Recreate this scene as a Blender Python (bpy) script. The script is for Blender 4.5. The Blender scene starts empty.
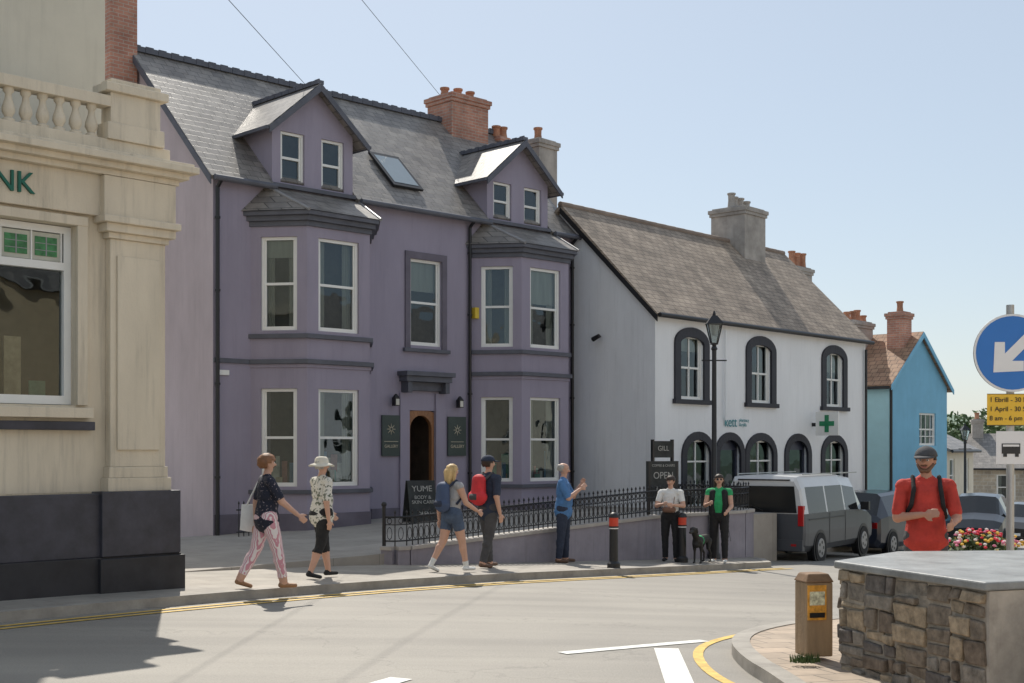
import bpy, bmesh, math, random
from mathutils import Vector, Matrix, noise
R=random.Random(7)
sc=bpy.context.scene
rad=math.radians
# ------------------------------------------------------------------ materials
MATS={}
def newmat(name):
    m=bpy.data.materials.new(name); m.use_nodes=True
    nt=m.node_tree; b=nt.nodes['Principled BSDF']; return m,nt,b
def mat(name,col,rough=.7,var=.12,vs=2.0,bump=0.0,bs=60,metal=0,spec=.5,streak=0,coat=0,dirt=0):
    if name in MATS: return MATS[name]
    m,nt,b=newmat(name); N=nt.nodes; L=nt.links
    tc=N.new('ShaderNodeTexCoord')
    n=N.new('ShaderNodeTexNoise'); n.inputs['Scale'].default_value=vs; n.inputs['Detail'].default_value=8; n.inputs['Roughness'].default_value=.65
    if streak:
        mp=N.new('ShaderNodeMapping'); mp.inputs['Scale'].default_value=(1,1,streak); L.new(tc.outputs['Object'],mp.inputs['Vector']); L.new(mp.outputs[0],n.inputs['Vector'])
    else: L.new(tc.outputs['Object'],n.inputs['Vector'])
    r=N.new('ShaderNodeValToRGB'); r.color_ramp.elements[0].position=.32; r.color_ramp.elements[1].position=.68
    r.color_ramp.elements[0].color=tuple(max(0,c*(1-var)) for c in col)+(1,)
    r.color_ramp.elements[1].color=tuple(min(1,c*(1+var*.7)) for c in col)+(1,)
    L.new(n.outputs['Fac'],r.inputs['Fac']); last=r.outputs['Color']
    if dirt:
        mp2=N.new('ShaderNodeMapping'); mp2.inputs['Scale'].default_value=(5,5,.35); L.new(tc.outputs['Object'],mp2.inputs['Vector'])
        n3=N.new('ShaderNodeTexNoise'); n3.inputs['Scale'].default_value=1.3; n3.inputs['Detail'].default_value=7; n3.inputs['Roughness'].default_value=.7; L.new(mp2.outputs[0],n3.inputs['Vector'])
        mr=N.new('ShaderNodeMapRange'); mr.inputs[1].default_value=.52; mr.inputs[2].default_value=.78; mr.inputs[3].default_value=1; mr.inputs[4].default_value=1-dirt; L.new(n3.outputs['Fac'],mr.inputs[0])
        vm=N.new('ShaderNodeVectorMath'); vm.operation='SCALE'; L.new(last,vm.inputs[0]); L.new(mr.outputs[0],vm.inputs['Scale']); last=vm.outputs[0]
    L.new(last,b.inputs['Base Color'])
    b.inputs['Roughness'].default_value=rough; b.inputs['Metallic'].default_value=metal
    b.inputs['Specular IOR Level'].default_value=spec
    if coat: b.inputs['Coat Weight'].default_value=coat; b.inputs['Coat Roughness'].default_value=.08
    if bump:
        n2=N.new('ShaderNodeTexNoise'); n2.inputs['Scale'].default_value=bs; n2.inputs['Detail'].default_value=4
        L.new(tc.outputs['Object'],n2.inputs['Vector'])
        bp=N.new('ShaderNodeBump'); bp.inputs['Strength'].default_value=bump; bp.inputs['Distance'].default_value=.01
        L.new(n2.outputs['Fac'],bp.inputs['Height']); L.new(bp.outputs[0],b.inputs['Normal'])
    MATS[name]=m; return m
def brickmat(name,c1,c2,mort,bw,bh,ms,axis='xz',rough=.6,kz=1.0,bump=.5,spec=.5,rot=0,nscale=1.5,nvar=.35,off=.5):
    if name in MATS: return MATS[name]
    m,nt,b=newmat(name); N=nt.nodes; L=nt.links
    tc=N.new('ShaderNodeTexCoord'); sp=N.new('ShaderNodeSeparateXYZ'); cb=N.new('ShaderNodeCombineXYZ')
    if rot:
        mp=N.new('ShaderNodeMapping'); mp.inputs['Rotation'].default_value=(0,0,rot); L.new(tc.outputs['Object'],mp.inputs['Vector']); L.new(mp.outputs[0],sp.inputs[0])
    else: L.new(tc.outputs['Object'],sp.inputs[0])
    def sc_(o,k):
        mu=N.new('ShaderNodeMath'); mu.operation='MULTIPLY'; mu.inputs[1].default_value=k; L.new(o,mu.inputs[0]); return mu.outputs[0]
    if axis=='xz': u=sp.outputs['X']; v=sc_(sp.outputs['Z'],kz)
    elif axis=='yz': u=sp.outputs['Y']; v=sc_(sp.outputs['Z'],kz)
    elif axis=='xyz':
        ad=N.new('ShaderNodeMath'); L.new(sp.outputs['X'],ad.inputs[0]); L.new(sp.outputs['Y'],ad.inputs[1]); u=ad.outputs[0]; v=sc_(sp.outputs['Z'],kz)
    else: u=sp.outputs['X']; v=sp.outputs['Y']
    L.new(u,cb.inputs[0]); L.new(v,cb.inputs[1])
    br=N.new('ShaderNodeTexBrick'); L.new(cb.outputs[0],br.inputs['Vector'])
    br.offset=off
    br.inputs['Scale'].default_value=1; br.inputs['Brick Width'].default_value=bw; br.inputs['Row Height'].default_value=bh
    br.inputs['Mortar Size'].default_value=ms; br.inputs['Mortar Smooth'].default_value=.3; br.inputs['Bias'].default_value=0
    br.inputs['Color1'].default_value=c1+(1,); br.inputs['Color2'].default_value=c2+(1,); br.inputs['Mortar'].default_value=mort+(1,)
    n=N.new('ShaderNodeTexNoise'); n.inputs['Scale'].default_value=nscale; n.inputs['Detail'].default_value=9; n.inputs['Roughness'].default_value=.7
    L.new(tc.outputs['Object'],n.inputs['Vector'])
    mr=N.new('ShaderNodeMapRange'); mr.inputs[1].default_value=.3; mr.inputs[2].default_value=.7; mr.inputs[3].default_value=1-nvar; mr.inputs[4].default_value=1+nvar
    L.new(n.outputs['Fac'],mr.inputs[0])
    vm=N.new('ShaderNodeVectorMath'); vm.operation='SCALE'; L.new(br.outputs['Color'],vm.inputs[0]); L.new(mr.outputs[0],vm.inputs['Scale'])
    L.new(vm.outputs[0],b.inputs['Base Color'])
    b.inputs['Roughness'].default_value=rough; b.inputs['Specular IOR Level'].default_value=spec
    iv=N.new('ShaderNodeMath'); iv.operation='SUBTRACT'; iv.inputs[0].default_value=1; L.new(br.outputs['Fac'],iv.inputs[1])
    ad2=N.new('ShaderNodeMath'); ad2.operation='MULTIPLY_ADD'; L.new(n.outputs['Fac'],ad2.inputs[0]); ad2.inputs[1].default_value=.6; L.new(iv.outputs[0],ad2.inputs[2])
    bp=N.new('ShaderNodeBump'); bp.inputs['Strength'].default_value=bump; bp.inputs['Distance'].default_value=.01
    L.new(ad2.outputs[0],bp.inputs['Height']); L.new(bp.outputs[0],b.inputs['Normal'])
    MATS[name]=m; return m
def glassmat():
    m,nt,b=newmat('window_glass'); N=nt.nodes; L=nt.links
    out=N['Material Output']; tr=N.new('ShaderNodeBsdfTransparent'); tr.inputs[0].default_value=(.60,.66,.66,1)
    gl=N.new('ShaderNodeBsdfGlossy'); gl.inputs['Roughness'].default_value=.015; gl.inputs[0].default_value=(.80,.92,1,1)
    fr=N.new('ShaderNodeFresnel'); fr.inputs[0].default_value=1.55
    ad=N.new('ShaderNodeMath'); ad.operation='MULTIPLY_ADD'; ad.inputs[1].default_value=1.2; ad.inputs[2].default_value=.025; L.new(fr.outputs[0],ad.inputs[0])
    tc=N.new('ShaderNodeTexCoord'); n=N.new('ShaderNodeTexNoise'); n.inputs['Scale'].default_value=1.2; L.new(tc.outputs['Object'],n.inputs['Vector'])
    bp=N.new('ShaderNodeBump'); bp.inputs['Strength'].default_value=.25; bp.inputs['Distance'].default_value=.05; L.new(n.outputs['Fac'],bp.inputs['Height']); L.new(bp.outputs[0],gl.inputs['Normal'])
    mx=N.new('ShaderNodeMixShader'); L.new(ad.outputs[0],mx.inputs[0]); L.new(tr.outputs[0],mx.inputs[1]); L.new(gl.outputs[0],mx.inputs[2])
    L.new(mx.outputs[0],out.inputs[0]); return m
GLASS=glassmat()
def patmat(name,base,spots,scale=25,thr=.55,rough=.85):
    m,nt,b=newmat(name); N=nt.nodes; L=nt.links
    tc=N.new('ShaderNodeTexCoord'); n=N.new('ShaderNodeTexNoise'); n.inputs['Scale'].default_value=scale; n.inputs['Detail'].default_value=2
    L.new(tc.outputs['Object'],n.inputs['Vector'])
    r=N.new('ShaderNodeValToRGB'); r.color_ramp.elements[0].position=thr-.02; r.color_ramp.elements[1].position=thr+.02
    r.color_ramp.elements[0].color=base+(1,); r.color_ramp.elements[1].color=spots+(1,)
    L.new(n.outputs['Fac'],r.inputs[0]); L.new(r.outputs[0],b.inputs['Base Color']); b.inputs['Roughness'].default_value=rough
    return m
def stripemat(name,a,c,scale=40):
    m,nt,b=newmat(name); N=nt.nodes; L=nt.links
    tc=N.new('ShaderNodeTexCoord'); w=N.new('ShaderNodeTexWave'); w.inputs['Scale'].default_value=scale/6; w.inputs['Distortion'].default_value=.6
    w.bands_direction='X'
    L.new(tc.outputs['Object'],w.inputs['Vector']); r=N.new('ShaderNodeValToRGB'); r.color_ramp.elements[0].position=.45; r.color_ramp.elements[1].position=.55
    r.color_ramp.elements[0].color=a+(1,); r.color_ramp.elements[1].color=c+(1,)
    L.new(w.outputs['Fac'],r.inputs[0]); L.new(r.outputs[0],b.inputs['Base Color']); b.inputs['Roughness'].default_value=.85; return m
# ------------------------------------------------------------------ mesh builder
class MB:
    def __init__(s): s.v=[]; s.f=[]; s.mi=[]; s.mats=[]
    def _m(s,m):
        if m not in s.mats: s.mats.append(m)
        return s.mats.index(m)
    def poly(s,pts,m):
        b=len(s.v); s.v+= [tuple(p) for p in pts]; s.f.append(list(range(b,b+len(pts)))); s.mi.append(s._m(m))
    def mesh(s,vs,fs,m):
        b=len(s.v); s.v+=[tuple(p) for p in vs]; k=s._m(m)
        for f in fs: s.f.append([b+i for i in f]); s.mi.append(k)
    def hexa(s,p,m):
        s.mesh(p,[(0,3,2,1),(4,5,6,7),(0,1,5,4),(1,2,6,5),(2,3,7,6),(3,0,4,7)],m)
    def box(s,x0,x1,y0,y1,z0,z1,m):
        s.hexa([(x0,y0,z0),(x1,y0,z0),(x1,y1,z0),(x0,y1,z0),(x0,y0,z1),(x1,y0,z1),(x1,y1,z1),(x0,y1,z1)],m)
    def fbox(s,p,u,a0,a1,d0,d1,z0,z1,m):
        nx,ny=u[1],-u[0]
        q=lambda a,d,z:(p[0]+u[0]*a+nx*d,p[1]+u[1]*a+ny*d,z)
        s.hexa([q(a0,d1,z0),q(a1,d1,z0),q(a1,d0,z0),q(a0,d0,z0),q(a0,d1,z1),q(a1,d1,z1),q(a1,d0,z1),q(a0,d0,z1)],m)
    def prism(s,pts,z0,z1,m):
        n=len(pts); vs=[(x,y,z0) for x,y in pts]+[(x,y,z1) for x,y in pts]
        s.mesh(vs,[tuple(range(n-1,-1,-1)),tuple(range(n,2*n))]+[(i,(i+1)%n,n+(i+1)%n,n+i) for i in range(n)],m)
    def slab(s,pts,off,m):
        n=len(pts); o=Vector(off); vs=[Vector(p) for p in pts]+[Vector(p)+o for p in pts]
        s.mesh(vs,[tuple(range(n)),tuple(range(2*n-1,n-1,-1))]+[(i,n+i,n+(i+1)%n,(i+1)%n) for i in range(n)],m)
    def cyl(s,p0,p1,r0,r1,m,n=12,fx=1,caps=True):
        p0=Vector(p0);p1=Vector(p1);w=(p1-p0).normalized()
        a=Vector((1,0,0))-w*w.x
        if a.length<.2: a=Vector((0,1,0))-w*w.y
        a.normalize(); c=w.cross(a)
        vs=[]
        for p,r in((p0,r0),(p1,r1)):
            for i in range(n):
                t=2*math.pi*i/n; vs.append(p+a*(math.cos(t)*r*fx)+c*(math.sin(t)*r))
        fs=[(i,(i+1)%n,n+(i+1)%n,n+i) for i in range(n)]
        if caps: fs+=[tuple(range(n-1,-1,-1)),tuple(range(n,2*n))]
        s.mesh(vs,fs,m)
    def cap(s,p0,p1,r0,r1,m,fx=1,n=12):
        p0=Vector(p0);p1=Vector(p1);d=p1-p0
        w=d.normalized() if d.length>1e-5 else Vector((0,0,1))
        a=Vector((1,0,0))-w*w.x
        if a.length<.2: a=Vector((0,1,0))-w*w.y
        a.normalize(); c=w.cross(a); rings=[]
        for t in(-60,-30,0): rings.append((p0+w*(r0*math.sin(rad(t))),r0*math.cos(rad(t))))
        for t in(0,30,60): rings.append((p1+w*(r1*math.sin(rad(t))),r1*math.cos(rad(t))))
        vs=[p0-w*r0]
        for q,r in rings:
            for i in range(n):
                t=2*math.pi*i/n; vs.append(q+a*(math.cos(t)*r*fx)+c*(math.sin(t)*r))
        vs.append(p1+w*r1); fs=[]
        for i in range(n): fs.append((0,1+(i+1)%n,1+i))
        for k in range(5):
            for i in range(n):
                fs.append((1+k*n+i,1+k*n+(i+1)%n,1+(k+1)*n+(i+1)%n,1+(k+1)*n+i))
        e=len(vs)-1
        for i in range(n): fs.append((e,1+5*n+i,1+5*n+(i+1)%n))
        s.mesh(vs,fs,m)
    def lathe(s,c,prof,m,n=14,sx=1,sy=1):
        vs=[];k=len(prof)
        for r,z in prof:
            for i in range(n):
                t=2*math.pi*i/n; vs.append((c[0]+math.cos(t)*r*sx,c[1]+math.sin(t)*r*sy,c[2]+z))
        fs=[(j*n+i,j*n+(i+1)%n,(j+1)*n+(i+1)%n,(j+1)*n+i) for j in range(k-1) for i in range(n)]
        fs+=[tuple(range(n-1,-1,-1)),tuple(range((k-1)*n,k*n))]
        s.mesh(vs,fs,m)
    def ell(s,c,r,m,n=16,k=10):
        vs=[]
        for j in range(k+1):
            ph=math.pi*j/k
            for i in range(n):
                t=2*math.pi*i/n
                vs.append((c[0]+r[0]*math.sin(ph)*math.cos(t),c[1]+r[1]*math.sin(ph)*math.sin(t),c[2]+r[2]*math.cos(ph)))
        fs=[(j*n+i,(j+1)*n+i,(j+1)*n+(i+1)%n,j*n+(i+1)%n) for j in range(k) for i in range(n)]
        s.mesh(vs,fs,m)
    def obj(s,name,parent=None,bevel=0,smooth=False,seg=2,loc=None,rot=None):
        me=bpy.data.meshes.new(name); me.from_pydata(s.v,[],s.f)
        for m in s.mats: me.materials.append(m)
        me.polygons.foreach_set('material_index',s.mi); me.update()
        if smooth:
            me.polygons.foreach_set('use_smooth',[True]*len(s.f)); me.set_sharp_from_angle(angle=rad(smooth if smooth>1 else 40))
        o=bpy.data.objects.new(name,me); sc.collection.objects.link(o)
        if parent: o.parent=parent
        if loc: o.location=loc
        if rot is not None: o.rotation_euler=rot if hasattr(rot,'__len__') else (0,0,rot)
        if bevel:
            b=o.modifiers.new('b','BEVEL'); b.width=bevel; b.segments=seg; b.limit_method='ANGLE'; b.angle_limit=rad(40)
        return o
def empty(name,loc=(0,0,0),rz=0):
    o=bpy.data.objects.new(name,None); sc.collection.objects.link(o); o.location=loc; o.rotation_euler=(0,0,rz); o.empty_display_size=.3; return o
def text(parent,body,loc,size,m,rot=(math.pi/2,0,0),align='CENTER',name='lettering',ext=.002):
    c=bpy.data.curves.new(name,'FONT'); c.body=body; c.size=size; c.align_x=align; c.align_y='CENTER'; c.extrude=ext
    c.materials.append(m); o=bpy.data.objects.new(name,c); sc.collection.objects.link(o); o.parent=parent; o.location=loc; o.rotation_euler=rot; return o
# ------------------------------------------------------------------ ground height
def g(x,y):
    s=.717*x+.697*y-13.3
    if s<-9: return 0.
    if s<1: return -.00225*(s+9)**2
    if s<60: return -.225-.045*(s-1)
    if s<80: d=s-60; return -2.88-.045*d+.045*d*d/40
    return -3.33
def F(s,n): return (-5.75+.717*s-.697*n, 25+.697*s+.717*n)
def lerp(tab,s):
    if s<=tab[0][0]: return tab[0][1]
    for (a,b),(c,d) in zip(tab,tab[1:]):
        if s<=c: return b+(d-b)*(s-a)/(c-a)
    return tab[-1][1]
white=mat('white_paint',(.80,.80,.77),.45,.05)
black=mat('black_paint',(.012,.012,.014),.4,.2)
iron=mat('black_iron',(.015,.015,.017),.45,.2,bump=.2)
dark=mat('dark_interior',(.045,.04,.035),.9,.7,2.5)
shopback=mat('shop_interior',(.22,.19,.15),.9,.6,3)
curt=mat('curtain_cloth',(.60,.58,.52),.9,.2,6,streak=.1)
def asphaltmat():
    m,nt,b=newmat('asphalt'); N=nt.nodes; L=nt.links; tc=N.new('ShaderNodeTexCoord')
    n1=N.new('ShaderNodeTexNoise'); n1.inputs['Scale'].default_value=.35; n1.inputs['Detail'].default_value=6; L.new(tc.outputs['Object'],n1.inputs['Vector'])
    n2=N.new('ShaderNodeTexNoise'); n2.inputs['Scale'].default_value=60; n2.inputs['Detail'].default_value=3; L.new(tc.outputs['Object'],n2.inputs['Vector'])
    mp=N.new('ShaderNodeMapping'); mp.inputs['Rotation'].default_value=(0,0,rad(-50)); mp.inputs['Scale'].default_value=(.10,1.5,1); L.new(tc.outputs['Object'],mp.inputs['Vector'])
    n3=N.new('ShaderNodeTexNoise'); n3.inputs['Scale'].default_value=1; n3.inputs['Detail'].default_value=5; L.new(mp.outputs[0],n3.inputs['Vector'])
    vo=N.new('ShaderNodeTexVoronoi'); vo.feature='DISTANCE_TO_EDGE'; vo.inputs['Scale'].default_value=.28
    n4=N.new('ShaderNodeTexNoise'); n4.inputs['Scale'].default_value=2.5; n4.inputs['Detail'].default_value=8; L.new(tc.outputs['Object'],n4.inputs['Vector'])
    va=N.new('ShaderNodeVectorMath'); va.operation='ADD'; L.new(tc.outputs['Object'],va.inputs[0]); L.new(n4.outputs['Color'],va.inputs[1]); L.new(va.outputs[0],vo.inputs['Vector'])
    ck=N.new('ShaderNodeMapRange'); ck.inputs[1].default_value=.0; ck.inputs[2].default_value=.007; ck.inputs[3].default_value=.82; ck.inputs[4].default_value=1; L.new(vo.outputs['Distance'],ck.inputs[0])
    r=N.new('ShaderNodeValToRGB'); r.color_ramp.elements[0].position=.34; r.color_ramp.elements[1].position=.68
    r.color_ramp.elements[0].color=(.175,.162,.145,1); r.color_ramp.elements[1].color=(.33,.305,.265,1)
    a=N.new('ShaderNodeMath'); a.operation='MULTIPLY_ADD'; a.inputs[1].default_value=.35; L.new(n1.outputs['Fac'],a.inputs[0])
    a2=N.new('ShaderNodeMath'); a2.operation='MULTIPLY_ADD'; a2.inputs[1].default_value=.3; L.new(n2.outputs['Fac'],a2.inputs[0])
    a3=N.new('ShaderNodeMath'); a3.operation='MULTIPLY'; a3.inputs[1].default_value=.38; L.new(n3.outputs['Fac'],a3.inputs[0])
    L.new(a3.outputs[0],a2.inputs[2]); L.new(a2.outputs[0],a.inputs[2]); L.new(a.outputs[0],r.inputs[0])
    vm=N.new('ShaderNodeVectorMath'); vm.operation='SCALE'; L.new(r.outputs[0],vm.inputs[0]); L.new(ck.outputs[0],vm.inputs['Scale'])
    sp=N.new('ShaderNodeSeparateXYZ'); L.new(tc.outputs['Object'],sp.inputs[0])
    mr=N.new('ShaderNodeMapRange'); mr.inputs[1].default_value=95; mr.inputs[2].default_value=100; L.new(sp.outputs['Y'],mr.inputs[0])
    mx=N.new('ShaderNodeMix'); mx.data_type='RGBA'; L.new(mr.outputs[0],mx.inputs['Factor']); L.new(vm.outputs[0],mx.inputs['A']); mx.inputs['B'].default_value=(.07,.1,.04,1)
    L.new(mx.outputs['Result'],b.inputs['Base Color']); b.inputs['Roughness'].default_value=.72; b.inputs['Specular IOR Level'].default_value=.5
    bp=N.new('ShaderNodeBump'); bp.inputs['Strength'].default_value=.6; bp.inputs['Distance'].default_value=.008; L.new(n2.outputs['Fac'],bp.inputs['Height']); L.new(bp.outputs[0],b.inputs['Normal'])
    return m
asphalt=asphaltmat()
# ------------------------------------------------------------------ ground sheet
def build_ground():
    def axis(a,b):
        far=[2500,1200,600,350,200,140]
        return [-f for f in far if -f<a]+[a+i for i in range(int(b-a)+1)]+[f for f in reversed(far) if f>b]
    xs=axis(-45,60); ys=axis(-20,110)
    mb=MB(); nx=len(xs); vs=[(x,y,g(x,y)) for y in ys for x in xs]
    fs=[(j*nx+i,j*nx+i+1,(j+1)*nx+i+1,(j+1)*nx+i) for j in range(len(ys)-1) for i in range(nx-1)]
    mb.mesh(vs,fs,asphalt); mb.obj('road',smooth=60)
build_ground()
def resample(pts,st=.4):
    out=[]
    for (a,b),(c,d) in zip(pts,pts[1:]):
        n=max(1,int(math.hypot(c-a,d-b)/st))
        out+=[(a+(c-a)*i/n,b+(d-b)*i/n) for i in range(n)]
    return out+[pts[-1]]
def strip(mb,pts,o0,o1,zo,m,skirt=None,st=.4):
    P=resample(pts,st); L=[];Rr=[]
    for i,p in enumerate(P):
        a=P[max(0,i-1)]; b=P[min(len(P)-1,i+1)]; d=Vector((b[0]-a[0],b[1]-a[1])).normalized(); n=(-d.y,d.x)
        q0=(p[0]+n[0]*o0,p[1]+n[1]*o0); q1=(p[0]+n[0]*o1,p[1]+n[1]*o1)
        Rr.append((*q0,g(*p)+zo)); L.append((*q1,g(*p)+zo))
    k=len(P); fs=[(i,i+1,k+i+1,k+i) for i in range(k-1)]
    mb.mesh(Rr+L,fs,m)
    if skirt:
        for X in(Rr,L):
            lo=[(x,y,z-skirt) for x,y,z in X]; mb.mesh(X+lo,fs,m)
def smooth_line(pts,it=3):
    for _ in range(it):
        o=[pts[0]]
        for (a,b),(c,d) in zip(pts,pts[1:]): o+=[(a*.75+c*.25,b*.75+d*.25),(a*.25+c*.75,b*.25+d*.75)]
        pts=o+[pts[-1]]
    return pts
KERB=[(-45,-12.2),(-8,-8.85),(0,-8.05),(5,-7.6),(8.0,-7.25),(9.0,-6.4),(9.8,-4.9),(10.4,-4.25),(14,-3.5),(22,-2.7),(28,-2.1),(40,2),(60,12)]
kerbW=[F(s,n) for s,n in KERB]
slab=brickmat('paving_slabs',(.30,.275,.24),(.33,.30,.26),(.21,.19,.165),.6,.45,.006,axis='xy',rot=rad(-44.2),rough=.8,bump=.3,nscale=1.2,nvar=.25)
blocks=brickmat('paving_blocks',(.42,.33,.25),(.35,.28,.215),(.19,.16,.13),.42,.28,.01,axis='xy',rot=rad(-20),rough=.8,bump=.4,nscale=2,nvar=.25)
kerbm=mat('kerb_stone',(.33,.305,.27),.8,.25,3,.3,40)
yellow=mat('yellow_line_paint',(.66,.44,.10),.7,.35,9,.2)
whitel=mat('white_line_paint',(.72,.72,.68),.7,.25,9,.2)
mb=MB()
ss=[-45+.5*i for i in range(211)]
for a,b in zip(ss,ss[1:]):
    z=lambda p:g(*p)+.1
    pa,pb=F(a,lerp(KERB,a)),F(b,lerp(KERB,b)); ia,ib=F(a,.5 if a<24 else lerp(KERB,a)+3),F(b,.5 if b<24 else lerp(KERB,b)+3)
    mb.poly([(*pa,z(pa)),(*pb,z(pb)),(*ib,z(ib)),(*ia,z(ia))],slab)
mb.obj('pavement')
mb=MB(); strip(mb,kerbW,-.02,.13,.108,kerbm,.12); mb.obj('kerb')
mb=MB()
yl=[F(s,n) for s,n in KERB if s<=8]
strip(mb,yl,-.33,-.25,.006,yellow); strip(mb,yl,-.52,-.44,.006,yellow); mb.obj('double_yellow_lines')
KR=[(2.1,2.),(2.0,8.),(1.97,9.76),(1.90,10.58),(1.96,11.67),(2.24,12.5),(2.87,13.4),(3.67,14.1),(6,15.3),(12,17.5),(20,20)]
KR=smooth_line(KR,2)
mb=MB(); tabx=[(y,x) for x,y in KR]
ys=[2+.25*i for i in range(73)]
rows=[]
for y in ys:
    xl=lerp(tabx,y); rows.append([(xl+(22-xl)*i/20,y,g(xl+(22-xl)*i/20,y)+.1) for i in range(21)])
vs=[p for r in rows for p in r]
mb.mesh(vs,[(j*21+i,j*21+i+1,(j+1)*21+i+1,(j+1)*21+i) for j in range(len(ys)-1) for i in range(20)],blocks)
mb.obj('corner_pavement')
mb=MB(); strip(mb,KR,-.14,.02,.108,kerbm,.12,st=.25); mb.obj('kerb')
YR=smooth_line([(1.85,7.5),(1.76,9.6),(1.62,10.4),(1.66,11.5),(1.92,12.35),(2.55,13.25),(3.5,14.05),(5.9,15.45),(12,17.8)],2)
mb=MB(); strip(mb,YR,0,.09,.006,yellow,st=.2); mb.obj('yellow_line')
mb=MB(); strip(mb,[(.44,11.4),(1.84,12.4)],-.07,.07,.006,whitel)
strip(mb,[(1.23,9.2),(1.40,11.8)],-.11,.11,.006,whitel); strip(mb,[(-1.2,9.3),(-.85,10.0)],-.1,.1,.006,whitel)
mb.obj('white_road_marking')
def fz(s):
    if s<0: return .1+(.056)*s/4
    return min(.1+.045*s,.38)
pur_forecourt=brickmat('forecourt_paving',(.33,.305,.27),(.36,.33,.295),(.2,.185,.165),.9,.6,.006,axis='xy',rough=.85,bump=.2,nscale=.8,nvar=.2)
mb=MB(); rs=rad(44.2)
sv=[-4+.5*i for i in range(30)]
for a,b in zip(sv,sv[1:]):
    za,zb=fz(a)+.006,fz(b)+.006
    mb.poly([(a,-5.7,za),(b,-5.7,zb),(b,.1,zb),(a,.1,za)],pur_forecourt)
    mb.poly([(a,-5.7,-.8),(b,-5.7,-.8),(b,-5.7,zb),(a,-5.7,za)],pur_forecourt)
mb.obj('forecourt',loc=(-5.75,25,0),rot=rs)
# ------------------------------------------------------------------ wall / window helpers
def wall(mb,p,u,w,z0,z1,ops,m,thick=.16,rm=None):
    nx,ny=u[1],-u[0]; q=lambda a,z,d=0:(p[0]+u[0]*a+nx*d,p[1]+u[1]*a+ny*d,z)
    xs=sorted({0,w}|{o[0] for o in ops}|{o[1] for o in ops}); zs=sorted({z0,z1}|{o[2] for o in ops}|{o[3] for o in ops})
    for a,b in zip(xs,xs[1:]):
        for c,d in zip(zs,zs[1:]):
            if any(o[0]<=a+1e-6 and o[1]>=b-1e-6 and o[2]<=c+1e-6 and o[3]>=d-1e-6 for o in ops): continue
            mb.poly([q(a,c),q(b,c),q(b,d),q(a,d)],m)
    rm=rm or m
    for a,b,c,d in [o[:4] for o in ops]:
        mb.poly([q(a,c),q(a,d),q(a,d,-thick),q(a,c,-thick)],rm); mb.poly([q(b,c),q(b,c,-thick),q(b,d,-thick),q(b,d)],rm)
        mb.poly([q(a,d),q(b,d),q(b,d,-thick),q(a,d,-thick)],rm); mb.poly([q(a,c),q(a,c,-thick),q(b,c,-thick),q(b,c)],rm)
def window(fr,gl,p,u,a,b,c,d,fm=white,style='sash',fw=.06,curtain=0,inner=.42,back=None):
    e=.002
    a+=e;b-=e;c+=e;d-=e
    fr.fbox(p,u,a,a+fw,-.13,-.05,c,d,fm); fr.fbox(p,u,b-fw,b,-.13,-.05,c,d,fm)
    fr.fbox(p,u,a+fw,b-fw,-.13,-.05,d-fw,d,fm); fr.fbox(p,u,a+fw,b-fw,-.13,-.045,c,c+fw*1.3,fm)
    nx,ny=u[1],-u[0]; q=lambda s,z,dd:(p[0]+u[0]*s+nx*dd,p[1]+u[1]*s+ny*dd,z)
    if style=='sash':
        m=(c+d)/2; fr.fbox(p,u,a+fw,b-fw,-.125,-.07,m-.025,m+.025,fm)
        fr.fbox(p,u,a+fw,a+fw+.035,-.12,-.075,c+fw,d-fw,fm); fr.fbox(p,u,b-fw-.035,b-fw,-.12,-.075,c+fw,d-fw,fm)
        t=R.uniform(-.004,.004)
        gl.poly([q(a+.02,c+.02,-.11-t),q(b-.02,c+.02,-.11+t),q(b-.02,m,-.11+t),q(a+.02,m,-.11-t)],GLASS)
        t=R.uniform(-.004,.004)
        gl.poly([q(a+.02,m,-.09-t),q(b-.02,m,-.09+t),q(b-.02,d-.02,-.09+t),q(a+.02,d-.02,-.09-t)],GLASS)
    else: gl.poly([q(a+.02,c+.02,-.1),q(b-.02,c+.02,-.1),q(b-.02,d-.02,-.1),q(a+.02,d-.02,-.1)],GLASS)
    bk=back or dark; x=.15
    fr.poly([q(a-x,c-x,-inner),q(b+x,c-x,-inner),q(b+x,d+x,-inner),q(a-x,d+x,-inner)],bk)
    if curtain&1:
        n=8; w=(b-a)*.22
        for s0 in((a+fw),(b-fw-w)):
            for i in range(n):
                t0=s0+w*i/n; t1=s0+w*(i+1)/n; d0=-.2-.03*(i%2); d1=-.2-.03*((i+1)%2)
                fr.poly([q(t0,c,d0),q(t1,c,d1),q(t1,d,d1),q(t0,d,d0)],curt)
    if curtain&2:
        k=R.uniform(.2,.45); fr.poly([q(a,d-(d-c)*k,-.17),q(b,d-(d-c)*k,-.17),q(b,d,-.17),q(a,d,-.17)],curt)
    if curtain&8:
        for i in range(9):
            s0=R.uniform(a+.08,b-.2); h=R.uniform(.15,.7); fr.fbox(p,u,s0,s0+R.uniform(.06,.2),-.20-.008*i,-.195-.008*i,c,c+h,STK[i%len(STK)])
STK=[mat('shop_stock%d'%i,c,.8,.3,7) for i,c in enumerate(((.6,.48,.32),(.2,.4,.28),(.7,.68,.6),(.5,.18,.14),(.15,.3,.45)))]
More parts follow.
